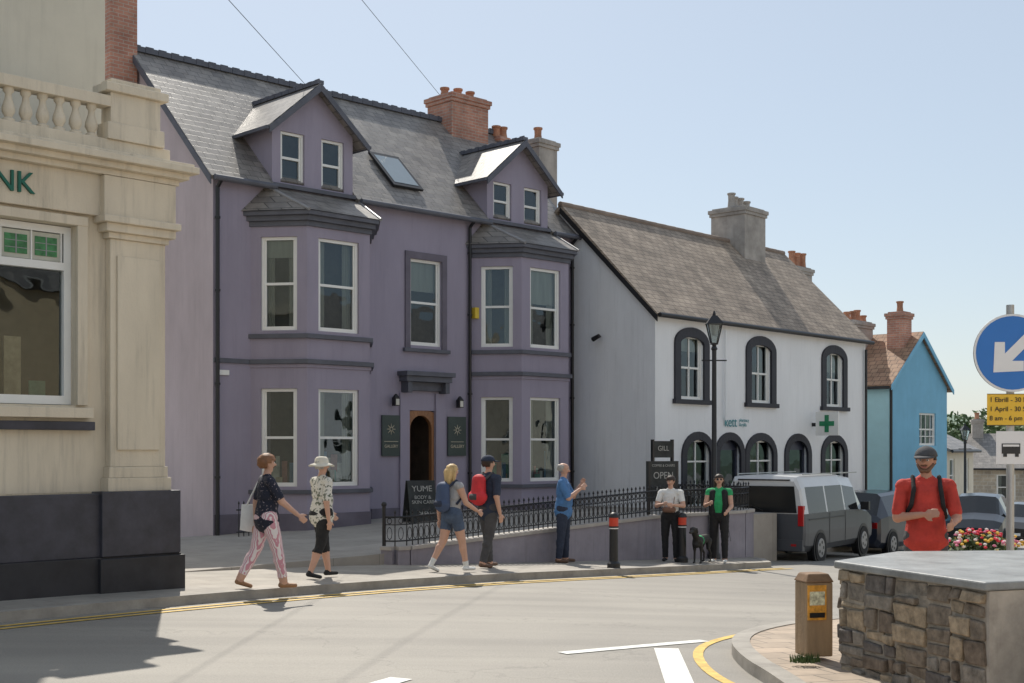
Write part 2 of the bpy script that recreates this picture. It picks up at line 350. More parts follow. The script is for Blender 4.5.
def chimney(parent,name,cx,cy,wx,wy,z0,z1,m,pots,potm,capm=None,axis=0,ph=1.0):
    mb=MB(); capm=capm or m
    mb.box(cx-wx/2,cx+wx/2,cy-wy/2,cy+wy/2,z0,z1-.22,m)
    mb.box(cx-wx/2-.04,cx+wx/2+.04,cy-wy/2-.04,cy+wy/2+.04,z1-.22,z1-.13,m)
    mb.box(cx-wx/2-.07,cx+wx/2+.07,cy-wy/2-.07,cy+wy/2+.07,z1-.13,z1-.02,capm)
    mb.box(cx-wx/2+.02,cx+wx/2-.02,cy-wy/2+.02,cy+wy/2-.02,z1-.02,z1+.03,capm)
    for i in range(pots):
        t=(i+.5)/pots-.5; h=R.choice([.3,.36,.42,.5])*ph
        px=cx+(wx*t if axis==0 else R.uniform(-.05,.05)); py=cy+(wy*t if axis==1 else R.uniform(-.05,.05))
        mb.lathe((px,py,z1+.03),[(.12,0),(.11,.05),(.095,h*.5),(.1,h-.06),(.125,h-.05),(.125,h),(.08,h)],potm,12)
    return mb.obj(name,parent,bevel=.008)
# ------------------------------------------------------------------ purple house
purple=mat('purple_render',(.315,.285,.36),.85,.11,.9,.25,60,streak=.35,dirt=.12)
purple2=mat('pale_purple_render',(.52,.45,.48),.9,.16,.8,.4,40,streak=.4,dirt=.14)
trim=mat('slate_grey_trim',(.10,.105,.13),.6,.2,3)
plinthp=mat('dark_plinth_render',(.15,.135,.17),.85,.2,2)
slate=brickmat('slate_roof',(.18,.165,.155),(.27,.245,.22),(.06,.055,.05),.28,.19,.007,axis='xz',kz=1.41,rough=.45,bump=.6,spec=.6,nscale=2.5,nvar=.35)
slatey=brickmat('slate_roof_side',(.18,.165,.155),(.27,.245,.22),(.06,.055,.05),.28,.19,.007,axis='yz',kz=1.5,rough=.45,bump=.6,spec=.6,nscale=2.5,nvar=.35)
brick=brickmat('red_brick',(.38,.17,.12),(.47,.23,.16),(.40,.35,.30),.225,.075,.008,axis='xyz',rough=.85,bump=.5,nvar=.35)
terra=mat('terracotta',(.42,.2,.12),.8,.35,4)
greyr=mat('grey_chimney_render',(.38,.35,.32),.9,.3,2,.4,20,dirt=.3)
lead=mat('lead_grey',(.28,.28,.29),.5,.2)
oak=mat('oak_door',(.30,.14,.06),.5,.3,4,streak=.1)
P=empty('purple_town_house',(-5.75,25,0),rs)
W=10.1
EZ=7.17
mb=MB(); fr=MB(); gl=MB(); tb=MB(); rf=MB()
U=(1,0)
wall(mb,(0,0),U,W,-.6,EZ-.04,[(4.9,5.82,4.05,5.95),(4.86,5.62,.33,2.62)],purple)
mb.poly([(0,0,-.6),(0,0,EZ-.04),(0,3,10.05),(0,6,EZ-.04),(0,6,-.6)],purple2)
mb.poly([(W,0,-.6),(W,0,EZ-.04),(W,3,10.05),(W,6,EZ-.04),(W,6,-.6)],purple)
mb.poly([(0,6,-.6),(W,6,-.6),(W,6,EZ-.04),(0,6,EZ-.04)],purple)
window(fr,gl,(0,0),U,4.9,5.82,4.05,5.95,curtain=2)
for a,b,c,d in((4.76,4.9,3.98,6.1),(5.82,5.96,3.98,6.1),(4.9,5.82,5.95,6.1)): mb.box(a,b,-.035,-.0,c,d,plinthp)
tb.box(4.7,6.02,-.09,0,3.9,3.98,trim)
def bay(x0,k):
    c0=.7; fwid=1.55; dd=.9; x1=x0+c0; x2=x1+fwid; x3=x2+c0
    cl=math.hypot(c0,dd); u1=(c0/cl,-dd/cl); u3=(c0/cl,dd/cl)
    segs=[((x0,0),u1,cl,.74),((x1,-dd),U,fwid,1.0),((x2,-dd),u3,cl,.74)]
    for i,(p,u,w,ww) in enumerate(segs):
        a=(w-ww)/2; b=a+ww
        wall(mb,p,u,w,-.3,6.35,[(a,b,1.03,2.96),(a,b,4.1,5.94)],purple)
        window(fr,gl,p,u,a,b,1.03,2.96,curtain=8+[0,1,0,0,1,2][i+3*k],inner=.36); window(fr,gl,p,u,a,b,4.1,5.94,curtain=[3,1,1,1,3,2][i+3*k],inner=.3)
    def ring(off,z0,z1,m):
        o=off
        tb.prism([(x0-o*.9,0.0),(x1-o*.45,-dd-o),(x2+o*.45,-dd-o),(x3+o*.9,0.0)],z0,z1,m)
    ring(.07,3.94,4.03,trim); ring(.09,3.44,3.53,trim); ring(.03,3.37,3.44,purple); ring(.07,.89,.97,trim); ring(.03,-.3,.5,plinthp)
    ring(.05,6.14,6.24,trim); ring(.12,6.24,6.34,trim); ring(.2,6.34,6.43,trim)
    o=.23
    pts=[(x0-o,0.0,6.43),(x1-o*.45,-dd-o,6.43),(x2+o*.45,-dd-o,6.43),(x3+o,0.0,6.43)]
    t0,t1=(x0+.35,-.01,7.0),(x3-.35,-.01,7.0)
    rf.poly([pts[0],pts[1],t0],slate); rf.poly([pts[1],pts[2],t1,t0],slate); rf.poly([pts[2],pts[3],t1],slate)
    for q,t in((pts[1],t0),(pts[2],t1)): rf.cyl(q,t,.035,.03,lead,8)
bay(.85,0); bay(6.75,1)
tb.box(0,.84,-.03,0,-.3,.5,plinthp); tb.box(3.83,4.6,-.03,0,-.3,.5,plinthp); tb.box(5.9,6.7,-.03,0,-.3,.5,plinthp)
tb.box(0,.79,-.04,0,3.44,3.53,trim)
KP=(10.1-EZ)/3
def rz(n): return EZ+KP*n
rf.slab([(-.15,.0,rz(0)),(W+.15,0,rz(0)),(W+.15,3,rz(3)),(-.15,3,rz(3))],(0,.05,-.07),slate)
ov=-.17
for a,b in((-.15,1.31),(3.35,7.18),(9.22,W+.15)): rf.slab([(a,ov,rz(ov)),(b,ov,rz(ov)),(b,-.001,rz(-.001)),(a,-.001,rz(-.001))],(0,.05,-.07),slate)
rf.slab([(-.15,6.3,rz(-.3)),(-.15,3,rz(3)),(W+.15,3,rz(3)),(W+.15,6.3,rz(-.3))],(0,-.05,-.07),slate)
x=-.15
while x<W+.1:
    rf.box(x+.005,x+.295,2.9,3.1,10.06,10.17,trim); rf.box(x+.06,x+.24,2.985,3.015,10.17,10.22,trim); x+=.3
for x in(-.17,W+.13): tb.slab([(x,ov,rz(ov)-.02),(x,3,rz(3)-.02),(x,3,rz(3)-.18),(x,ov,rz(ov)-.18)],(.035,0,0),trim)
def dormer(cx,dz):
    x0,x1=cx-1.,cx+1.
    wall(mb,(x0,-.02),U,2.,6.62,8.3+dz,[(.2,.78,7.12,8.16+dz),(1.2,1.78,7.12,8.16+dz)],purple,thick=.12)
    mb.poly([(x0,-.02,8.3+dz),(x1,-.02,8.3+dz),(cx,-.02,9.16+dz)],purple)
    for x in(x0,x1): mb.poly([(x,-.02,6.9),(x,1.3,8.3+dz),(x,-.02,8.3+dz)],purple)
    for a in(.2,1.2): window(fr,gl,(x0,-.02),U,a,a+.58,7.12,8.16+dz,inner=.16,fw=.05,curtain=0)
    for sg in(-1,1):
        e=cx+sg*1.24
        pts=[(cx,-.28,9.22+dz),(cx,2.2,9.22+dz),(e,1.15,8.16+dz),(e,-.28,8.16+dz)]
        if sg<0: pts=pts[::-1]
        rf.slab(pts,(0,0,-.07),slatey)
        b=[(cx,-.31,9.2+dz),(e,-.31,8.13+dz),(e,-.31,7.99+dz),(cx,-.31,9.04+dz)]
        if sg>0: b=b[::-1]
        tb.slab(b,(0,.04,0),trim)
        tb.box(min(e,e+sg*.06),max(e,e+sg*.06),-.28,1.05,8.07+dz,8.14+dz,trim)
    y=-.28
    while y<2.1:
        rf.box(cx-.08,cx+.08,y+.005,y+.25,9.19+dz,9.27+dz,trim); rf.box(cx-.012,cx+.012,y+.05,y+.2,9.27+dz,9.31+dz,trim); y+=.26
    tb.box(x0-.02,x1+.02,-.12,-.02,7.0,7.08,trim)
dormer(2.33,0); dormer(8.2,-.17)
def rp(x,n,h=0): return (x,n-h*.707,rz(n)+h*.707)
q=[rp(4.7,.35,.03),rp(5.55,.35,.03),rp(5.55,1.25,.03),rp(4.7,1.25,.03)]
rf.slab(q,(0,-.04,.04),black)
wg=mat('roof_glass',(.25,.3,.33),.08,.05,spec=1)
rf.poly([rp(4.78,.43,.092),rp(5.47,.43,.092),rp(5.47,1.17,.092),rp(4.78,1.17,.092)],wg)
gz=rz(ov)-.04; gy=ov-.06
for a,b in((-.1,1.3),(3.4,7.15),(9.25,10.15)): tb.cyl((a,gy,gz),(b,gy,gz),.06,.06,trim,10)
for x,y in((.06,-.07),(6.62,-.07),(10.02,-.07)):
    tb.cyl((x,y,-.1),(x,y,gz-.15),.04,.04,black,8); tb.cyl((x,y,gz-.15),(x,gy,gz-.02),.04,.04,black,8)
    for z in(1.2,3.0,4.8,6.2): tb.cyl((x,y,z),(x,y,z+.05),.055,.055,black,8)
mb.box(4.6,4.86,-.05,0,.3,3.0,purple); mb.box(5.62,5.9,-.05,0,.3,3.0,purple)
tb.box(4.55,5.95,-.34,0,3.36,3.46,trim); tb.box(4.6,5.9,-.28,0,3.24,3.36,trim); tb.box(4.7,5.8,-.1,0,3.05,3.24,trim)
for x in(4.66,5.74): tb.box(x,x+.12,-.24,0,3.0,3.24,trim)
db=MB(); hallm=mat('hall_wall',(.10,.075,.055),.9,.4)
db.poly([(4.5,1.8,.3),(6.0,1.8,.3),(6.0,1.8,2.9),(4.5,1.8,2.9)],hallm); db.poly([(4.7,.16,.3),(4.7,1.8,.3),(4.7,1.8,2.9),(4.7,.16,2.9)],hallm); db.poly([(5.8,.16,.3),(5.8,1.8,.3),(5.8,1.8,2.9),(5.8,.16,2.9)],hallm)
db.poly([(4.5,.16,.33),(6,.16,.33),(6,1.8,.33),(4.5,1.8,.33)],hallm); db.poly([(4.5,.16,2.9),(6,.16,2.9),(6,1.8,2.9),(4.5,1.8,2.9)],dark)
db.box(4.862,4.93,.02,.12,.33,2.2,oak); db.box(5.55,5.618,.02,.12,.33,2.2,oak)
n=12
for i in range(n):
    t0=math.pi*i/n; t1=math.pi*(i+1)/n; c=(5.24,2.2)
    a=(c[0]+.31*math.cos(t0),c[1]+.31*math.sin(t0)); b=(c[0]+.31*math.cos(t1),c[1]+.31*math.sin(t1))
    def outp(t):
        k=min(.378/max(1e-6,abs(math.cos(t))),.418/max(1e-6,abs(math.sin(t)))); return (c[0]+k*math.cos(t),c[1]+k*math.sin(t))
    d=outp(t0); e=outp(t1); db.slab([(a[0],.02,a[1]),(d[0],.02,d[1]),(e[0],.02,e[1]),(b[0],.02,b[1])],(0,.1,0),oak)
db.box(4.93,4.98,.13,.78,.34,2.4,oak)
db.box(4.8,5.7,-.35,.1,.2,.335,kerbm)
db.obj('door',P,bevel=.006)
sg=MB(); plq=mat('dark_green_sign',(.035,.055,.05),.5,.2); gold=mat('gold_lettering',(.55,.50,.38),.5,.1)
sg.box(4.1,4.58,-.05,-.02,1.62,2.5,plq); sg.box(5.98,6.52,-.05,-.02,1.62,2.5,plq)
for x in(4.34,6.25):
    for k in range(8):
        a=k*math.pi/4; sg.cyl((x+.03*math.cos(a),-.056,2.2+.03*math.sin(a)),(x+.12*math.cos(a),-.056,2.2+.12*math.sin(a)),.012,.004,gold,5)
    sg.box(x-.19,x+.19,-.056,-.05,1.93,1.94,gold)
for x in(4.4,6.25):
    sg.cyl((x,-.02,2.85),(x,-.14,2.9),.012,.012,black,6); sg.box(x-.06,x+.06,-.2,-.08,2.7,2.88,black); sg.box(x-.045,x+.045,-.205,-.2,2.72,2.85,curt); sg.lathe((x,-.14,2.88),[(.08,0),(.02,.08)],black,8)
sg.obj('wall_signs_and_lamps',P)
text(P,'GALLERY',(6.25,-.058,1.83),.1,gold); text(P,'GALLERY',(4.34,-.058,1.83),.09,gold)
tb.box(6.72,6.84,-.14,-.0,4.75,5.0,mat('alarm_yellow',(.7,.5,.05),.4,.1)); tb.box(.12,.34,-.04,-.01,3.2,3.3,white)
mb.obj('walls',P); fr.obj('window_frames',P); gl.obj('window_panes',P); tb.obj('trim',P,bevel=.006); rf.obj('roof',P)
chimney(P,'brick_chimney',9.0,3.0,1.25,.95,9.0,10.75,brick,3,terra,ph=.7)
chimney(P,'gable_chimney',-.36,3.35,.6,1.0,4,13,brick,2,terra)
# low boundary wall and railing
mb=MB()
BW=empty('boundary_wall_with_railing',(-5.75,25,0),rs)
pwall=mat('purple_grey_wall',(.29,.27,.31),.85,.2,1.5,.3,dirt=.25)
cop=mat('stone_coping',(.42,.39,.36),.8,.2,3)
path=[(-.28,-5.6),(-.2,-5.78),(0.,-5.83),(9.0,-5.83),(9.6,-5.6),(9.9,-5.0),(10.1,-2.7)]
PP=resample(path,.35)
rl=MB()
def topz(s): return fz(s)+.06
for (a,b),(c,d) in zip(PP,PP[1:]):
    l=math.hypot(c-a,d-b); u=((c-a)/l,(d-b)/l); z=topz(a); z2=topz(c)
    nx,ny=u[1],-u[0]; q=lambda s,dd,zz:(a+u[0]*s+nx*dd,b+u[1]*s+ny*dd,zz)
    mb.hexa([q(0,.11,-1),q(l,.11,-1),q(l,-.11,-1),q(0,-.11,-1),q(0,.11,z),q(l,.11,z2),q(l,-.11,z2),q(0,-.11,z)],pwall)
    mb.hexa([q(0,.14,z+.002),q(l,.14,z2+.002),q(l,-.14,z2+.002),q(0,-.14,z+.002),q(0,.14,z+.06),q(l,.14,z2+.06),q(l,-.14,z2+.06),q(0,-.14,z+.06)],cop)
    rl.cyl((a,b,z+.52),(c,d,z2+.52),.018,.018,iron,6); rl.cyl((a,b,z+.14),(c,d,z2+.14),.013,.013,iron,6); rl.cyl((a,b,z+.40),(c,d,z2+.40),.01,.01,iron,6)
    nb=3 if l>.25 else 1
    for k in range(nb):
        t=k/nb; x=a+(c-a)*t; y=b+(d-b)*t; zz=z+(z2-z)*t
        rl.cyl((x,y,zz+.05),(x,y,zz+.58),.011,.009,iron,5); rl.lathe((x,y,zz+.57),[(.008,0),(.022,.025),(.002,.07)],iron,6)
        x2=a+(c-a)*(t+.5/nb); y2=b+(d-b)*(t+.5/nb); n=8
        for j in range(n):
            t0=2*math.pi*j/n; t1=2*math.pi*(j+1)/n
            A=(x2+u[0]*.04*math.cos(t0),y2+u[1]*.04*math.cos(t0),zz+.46+.045*math.sin(t0)); B=(x2+u[0]*.04*math.cos(t1),y2+u[1]*.04*math.cos(t1),zz+.46+.045*math.sin(t1))
            rl.cyl(A,B,.008,.008,iron,4,caps=False)
            A=(x2+u[0]*.045*math.cos(t0),y2+u[1]*.045*math.cos(t0),zz+.26+.1*math.sin(t0)); B=(x2+u[0]*.045*math.cos(t1),y2+u[1]*.045*math.cos(t1),zz+.26+.1*math.sin(t1))
            rl.cyl(A,B,.007,.007,iron,4,caps=False)
rl.cyl((-.28,-5.6,.1),(-.28,-5.6,.85),.03,.03,iron,8); rl.ell((-.28,-5.6,.88),(.045,.045,.045),iron,10,6)
mb.obj('low_wall',BW); rl.obj('railing',BW)
rl=MB()
for i in range(7):
    x=.1+i*.11; rl.cyl((x,-.75,.1),(x,-.75,.72),.011,.009,iron,5); rl.lathe((x,-.75,.72),[(.008,0),(.022,.025),(.002,.07)],iron,6)
rl.cyl((.05,-.75,.62),(.8,-.75,.62),.016,.016,iron,6); rl.cyl((.05,-.75,.2),(.8,-.75,.2),.014,.014,iron,6)
rl.obj('iron_railing',loc=(-5.75,25,0),rot=rs)
# ------------------------------------------------------------------ white building
rw=rad(48.2); WH=empty('white_pharmacy_building',(3.35,30.41,0),rw)
wwall=mat('white_render',(.82,.83,.84),.85,.06,1.0,.3,50,streak=.4,dirt=.10)
wwall2=mat('white_gable_render',(.76,.77,.79),.9,.10,.8,.4,40,streak=.4,dirt=.16)
surr=mat('black_surround',(.025,.025,.035),.6,.2)
oldr=brickmat('old_slate_roof',(.27,.215,.165),(.36,.29,.225),(.09,.07,.06),.26,.17,.008,axis='xz',kz=1.4,rough=.7,bump=1.0,nscale=1.6,nvar=.45)
LW=10.6
mb=MB();fr=MB();gl=MB();tb=MB();rf=MB()
ups=[1.5,4.7,8.67]; dn=[(1.78,.55),(3.2,.52),(4.7,.62),(6.62,.55),(8.67,.6)]
ops=[(c-.5,c+.5,2.97,4.52) for c in ups]+[(c-w,c+w,.35 if i not in(1,3) else -1.2,2.0) for i,(c,w) in enumerate(dn)]
EW=5.08
wall(mb,(0,0),U,LW,-2,EW-.02,ops,wwall,thick=.18)
def arch(cx,hw,z0,zs,rise,t,m,dd=.05):
    n=14; inn=[(cx-hw,z0)];out=[(cx-hw-t,z0)]
    for i in range(n+1):
        th=math.pi*(1-i/n); inn.append((cx+hw*math.cos(th),zs+rise*math.sin(th))); out.append((cx+(hw+t)*math.cos(th),zs+(rise+t)*math.sin(th)))
    inn.append((cx+hw,z0)); out.append((cx+hw+t,z0))
    for i in range(len(inn)-1):
        a,b,c,d=inn[i],inn[i+1],out[i+1],out[i]
        tb.slab([(a[0],-dd,a[1]),(b[0],-dd,b[1]),(c[0],-dd,c[1]),(d[0],-dd,d[1])],(0,dd+.02,0),m)
for k,c in enumerate(ups):
    window(fr,gl,(0,0),U,c-.5,c+.5,2.97,4.52,curtain=[2,1,2][k])
    arch(c,.5,2.97,4.32,.16,.24,surr)
    tb.box(c-.8,c+.8,-.1,0,2.86,2.97,surr)
    fr.fbox((0,0),U,c-.02,c+.02,-.12,-.07,3.05,4.45,white)
for i,(c,w) in enumerate(dn):
    if i in(1,3):
        tb.box(c-w,c+w,.1,.14,-1.2,2.0,mat('navy_door',(.03,.035,.06),.4,.1))
        gl.poly([(c-w+.12,.09,.1),(c+w-.12,.09,.1),(c+w-.12,.09,1.75),(c-w+.12,.09,1.75)],GLASS); fr.box(c-w+.14,c-w+.17,.085,.1,.7,1.1,gold)
    else: window(fr,gl,(0,0),U,c-w,c+w,.35,2.0,curtain=8,style='none',fw=.05,back=shopback,inner=.5); fr.fbox((0,0),U,c-.02,c+.02,-.12,-.07,.4,1.95,white); fr.fbox((0,0),U,c-w+.05,c+w-.05,-.12,-.07,1.45,1.49,white)
    arch(c,w-.03,-.3 if i in(1,3) else .3,1.62,.38,.2,surr)
    if i not in(1,3): tb.box(c-w-.2,c+w+.2,-.1,0,.2,.3,surr)
mb.poly([(0,0,-2),(0,0,EW-.02),(0,2.79,7.78),(0,5.6,EW-.02),(0,5.6,-2)],wwall2)
mb.poly([(LW,0,-2),(LW,0,EW-.02),(LW,2.79,7.78),(LW,5.6,EW-.02),(LW,5.6,-2)],wwall)
mb.poly([(0,5.6,-2),(LW,5.6,-2),(LW,5.6,EW),(0,5.6,EW)],wwall)
k=(7.85-EW)/2.79; oo=.14
rf.slab([(-.12,-oo,EW-oo*k),(LW+.12,-oo,EW-oo*k),(LW+.12,2.79,7.85),(-.12,2.79,7.85)],(0,.04,-.08),oldr)
rf.slab([(-.12,5.9,EW-.3*k),(-.12,2.79,7.85),(LW+.12,2.79,7.85),(LW+.12,5.9,EW-.3*k)],(0,-.04,-.08),oldr)
x=-.12
rtile=mat('ridge_tile',(.26,.20,.16),.8,.3)
while x<LW: rf.cyl((x,2.79,7.83),(x+.44,2.79,7.83),.08,.088,rtile,8); x+=.45
ez=EW-oo*k
tb.slab([(-.13,-oo,ez-.04),(-.13,2.79,7.76),(-.13,2.79,7.60),(-.13,-oo,ez-.2)],(.04,0,0),black)
tb.cyl((-.1,-oo-.06,ez-.04),(LW+.1,-oo-.06,ez-.04),.055,.055,black,10)
tb.cyl((LW-.12,-.08,-1.5),(LW-.12,-.08,4.7),.04,.04,black,8); tb.cyl((2.9,-.08,2.5),(2.9,-.08,4.75),.03,.03,wwall,8)
tb.cyl((-.02,1.6,4.5),(-.2,1.55,4.5),.02,.02,black,8); tb.cyl((-.2,1.5,4.5),(-.2,1.7,4.42),.05,.06,black,10)
mb.box(11,14.2,2.9,7,-2,4.6,wwall)
mb.obj('walls',WH); fr.obj('window_frames',WH); gl.obj('window_panes',WH); tb.obj('trim',WH,bevel=.004); rf.obj('roof',WH)
chimney(WH,'rendered_chimney',8.1,2.79,1.15,1.15,7,8.8,greyr,4,greyr,ph=1.0)
chimney(WH,'back_chimney',13.4,3.86,1.0,.6,2,7.75,greyr,4,terra)
chimney(WH,'rear_chimney',1.55,4.96,.75,.75,4,10.0,greyr,1,terra)
chimney(WH,'rear_chimney_small',.45,5.33,.45,.45,4,9.95,brick,2,terra)
teal=mat('teal_lettering',(.0,.22,.25),.5,.05); green=mat('green_sign',(.01,.22,.09),.4,.1)
text(WH,'kett',(3.22,-.03,2.45),.36,teal); text(WH,'pharmacy\nfferyllfa',(3.62,-.03,2.45),.12,teal,align='LEFT')
cs=MB(); cs.box(7.4,7.46,-.8,-.12,2.15,2.8,white); cs.box(7.385,7.4,-.52,-.4,2.24,2.71,green); cs.box(7.385,7.4,-.68,-.24,2.41,2.54,green); cs.box(7.4,7.44,-.12,0,2.4,2.5,iron)
cs.obj('pharmacy_cross_sign',WH)
# ------------------------------------------------------------------ bank
rb=rad(46); BK=empty('bank_building',(-4.27,16,0),rb)
cream=mat('cream_stone',(.68,.60,.47),.85,.14,1.3,.35,45,streak=.3,dirt=.35)
cream2=mat('cream_render_upper',(.62,.58,.48),.9,.08,.8,.3,40,dirt=.12)
navy=mat('navy_plinth',(.05,.05,.065),.55,.4,3,.3,20)
navy2=mat('dark_base',(.025,.025,.03),.6,.4,3)
mb=MB();fr=MB();gl=MB()
wall(mb,(-9,0),U,9,1.26,4.5,[(9-3.6,9-1.18,2.27,4.36)],cream,thick=.25)
mb.poly([(0,0,-.3),(0,7,-.3),(0,7,5.0),(0,0,5.0)],cream)
def bx(a,b,d0,d1,z0,z1,m,t=None): (t or mb).box(a,b,-d1,-d0,z0,z1,m)
for a,b in((-3.598,-3.5),(-1.27,-1.182)): bx(a,b,-.2,-.1,2.28,4.35,white,fr)
bx(-3.5,-1.27,-.2,-.1,4.27,4.35,white,fr); bx(-3.5,-1.27,-.2,-.09,3.84,3.93,white,fr); bx(-3.5,-1.27,-.2,-.09,2.28,2.38,white,fr)
gl.poly([(-3.55,.16,2.3),(-1.2,.16,2.3),(-1.2,.16,4.3),(-3.55,.16,4.3)],GLASS)
stg=mat('green_stained_glass',(.05,.22,.08),.3,.5,9); fro=mat('frosted_glass',(.5,.5,.42),.3,.2)
for k in range(6):
    x=-3.45+k*.36
    fr.box(x+.0,x+.345,.13,.14,3.94,4.26,fro); fr.box(x+.04,x+.305,.12,.13,3.99,4.21,stg)
    fr.box(x+.345,x+.36,.11,.14,3.93,4.27,white)
    for zz in(4.05,4.13): fr.box(x+.04,x+.305,.116,.12,zz,zz+.008,lead)
    fr.box(x+.165,x+.18,.115,.12,3.99,4.21,lead)
fr.poly([(-3.8,.9,2),(-.9,.9,2),(-.9,.9,4.5),(-3.8,.9,4.5)],dark)
for k in range(7): fr.box(-3.3+k*.3,-3.1+k*.3,.5,.52,2.3,2.3+R.uniform(.2,.8),STK[k%5])
bx(-3.75,-1.02,-.02,.14,2.12,2.24,cream); bx(-9,-.98,0,.1,1.98,2.08,navy)
bx(-3.75,-3.6,0,.06,2.27,4.45,cream); bx(-1.18,-1.05,0,.06,2.27,4.45,cream); bx(-3.75,-1.05,0,.07,4.36,4.47,cream)
bx(-.8,-.08,0,.12,1.55,4.25,cream); bx(-.86,-.02,0,.18,1.26,1.42,cream); bx(-.83,-.05,0,.15,1.42,1.55,cream)
bx(-.72,-.16,.12,.15,1.75,4.05,cream); bx(-.84,-.04,0,.16,4.25,4.32,cream); bx(-.9,.02,0,.22,4.32,4.42,cream); bx(-.96,.06,0,.28,4.42,4.5,cream)
bx(-9,-.0,-.02,.1,4.5,4.98,cream); bx(-.92,.03,.0,.2,4.502,4.975,cream)
bx(-9,.08,-.02,.2,4.98,5.05,cream); bx(-9,.16,-.02,.30,5.05,5.12,cream); bx(-9,.24,-.02,.4,5.12,5.20,cream); bx(-9,.2,-.02,.35,5.20,5.24,cream)
mb.box(.0,.2,.0,7,5.12,5.20,cream)
bx(-9,-.0,-.05,.12,5.24,5.42,cream); bx(-9,-.8,-.05,.14,5.80,5.93,cream)
x=-8.8
bal=MB()
while x<-.95:
    bal.lathe((x,-.04,5.42),[(.07,0),(.07,.03),(.04,.05),(.075,.12),(.07,.17),(.04,.26),(.035,.31),(.06,.34),(.06,.38)],cream,12); x+=.2
bal.obj('balusters',BK,smooth=50)
bx(-.85,-.1,-.12,.16,5.42,5.62,cream); bx(-.8,-.14,-.1,.13,5.62,5.98,cream); bx(-.88,-.06,-.16,.19,5.98,6.08,cream); bx(-.8,-.14,-.1,.14,6.08,6.14,cream)
mb.box(-.3,0,.1,7,5.24,5.7,cream)
bx(-9,.04,0,.2,.5,1.24,navy); bx(-9,.08,0,.24,-.3,.5,navy2); bx(-.98,.06,.0,.26,.502,1.262,navy); bx(-1.02,.1,0,.3,-.3,.48,navy2)
mb.box(-9,0.02,1.5,7,4.9,10.5,cream2); mb.box(-9,-.3,.3,1.5,4.9,5.3,lead)
mb.obj('walls',BK,bevel=.008); fr.obj('window_frames',BK); gl.obj('window_panes',BK)
text(BK,'BANK',(-1.73,-.115,4.74),.34,mat('green_letters',(.0,.12,.08),.4,.1),align='RIGHT',ext=.02)
# ------------------------------------------------------------------ blue house
BH=empty('blue_gabled_house',(12.2,42,0),rad(48))
blue=mat('sky_blue_render',(.20,.47,.66),.8,.1,1,.2,dirt=.12); turq=mat('pale_turquoise_render',(.42,.66,.70),.8,.1,1); ctile=brickmat('brown_tiles',(.33,.19,.12),(.40,.25,.16),(.10,.07,.05),.25,.2,.01,axis='yz',kz=1.4,rough=.8,bump=.8,nvar=.35)
mb=MB();fr=MB();gl=MB()
wall(mb,(0,0),U,4.4,-2.5,3.95,[(2.2,3.5,1.9,3.0),(.5,1.5,-1,.6),(2.6,3.8,-1,.6)],blue)
mb.poly([(0,0,3.95),(4.4,0,3.95),(2.2,0,5.65)],blue)
for o in[(2.2,3.5,1.9,3.0),(.5,1.5,-1,.6),(2.6,3.8,-1,.6)]: window(fr,gl,(0,0),U,*o,curtain=1)
for x in(2.5,2.85,3.2): fr.box(x-.015,x+.015,.07,.12,1.9,3.0,white)
fr.box(2.2,3.5,.07,.12,2.2,2.23,white)
mb.poly([(0,6,-2.5),(0,0,-2.5),(0,0,3.95),(0,6,3.95)],turq); mb.poly([(4.4,0,-2.5),(4.4,6,-2.5),(4.4,6,3.95),(4.4,0,3.95)],blue)
for sgn in(-1,1):
    e=2.2+sgn*2.4; pts=[(2.2,-.15,5.72),(2.2,6,5.72),(e,6,3.86),(e,-.15,3.86)]
    if sgn<0: pts=pts[::-1]
    mb.slab(pts,(0,0,-.1),ctile)
    b=[(2.2,-.18,5.7),(e,-.18,3.84),(e,-.18,3.68),(2.2,-.18,5.52)]
    mb.slab(b if sgn<0 else b[::-1],(0,.03,0),blue)
mb.cyl((.0,-.05,-2),(.0,-.05,3.8),.05,.05,black,8); mb.box(-.25,-.15,-.1,6,3.72,3.82,black)
mb.obj('walls_and_roof',BH); fr.obj('window_frames',BH); gl.obj('window_panes',BH)
chimney(BH,'brick_chimney',1.75,.5,.6,.6,4.6,6.35,brick,1,terra)
chimney(BH,'grey_chimney',1.35,1.9,1.4,.6,3,6.1,greyr,4,terra,ph=.8)
# houses
def house(name,loc,rzz,w,d,eave,ridge,wm,rm,zb=-4.5,cols=2):
    H=empty(name,(loc[0],loc[1],0),rzz); mb=MB();fr=MB();gl=MB(); ops=[]
    for c in range(cols):
        x=w*(c+.5)/cols; ops+=[(x-.5,x+.5,eave-1.9,eave-.5),(x-.55,x+.55,eave-4.9,eave-3.1)]
    wall(mb,(0,0),U,w,zb,eave,ops,wm)
    for o in ops: window(fr,gl,(0,0),U,*o,curtain=1)
    for x in(0,w): mb.poly([(x,0,zb),(x,0,eave),(x,d/2,ridge-.05),(x,d,eave),(x,d,zb)],wm)
    mb.poly([(0,d,zb),(w,d,zb),(w,d,eave),(0,d,eave)],wm)
    k=(ridge-eave)/(d/2)
    mb.slab([(-.1,-.25,eave-.25*k),(w+.1,-.25,eave-.25*k),(w+.1,d/2,ridge),(-.1,d/2,ridge)],(0,.04,-.1),rm)
    mb.slab([(-.1,d+.25,eave-.25*k),(-.1,d/2,ridge),(w+.1,d/2,ridge),(w+.1,d+.25,eave-.25*k)],(0,-.04,-.1),rm)
    mb.cyl((0,-.3,eave-.2),(w,-.3,eave-.2),.06,.06,black,8)
    mb.obj('walls_and_roof',H); fr.obj('window_frames',H); gl.obj('window_panes',H); chimney(H,'chimney',.5,d/2,.6,.9,ridge-.8,ridge+.8,greyr,2,terra,axis=1)
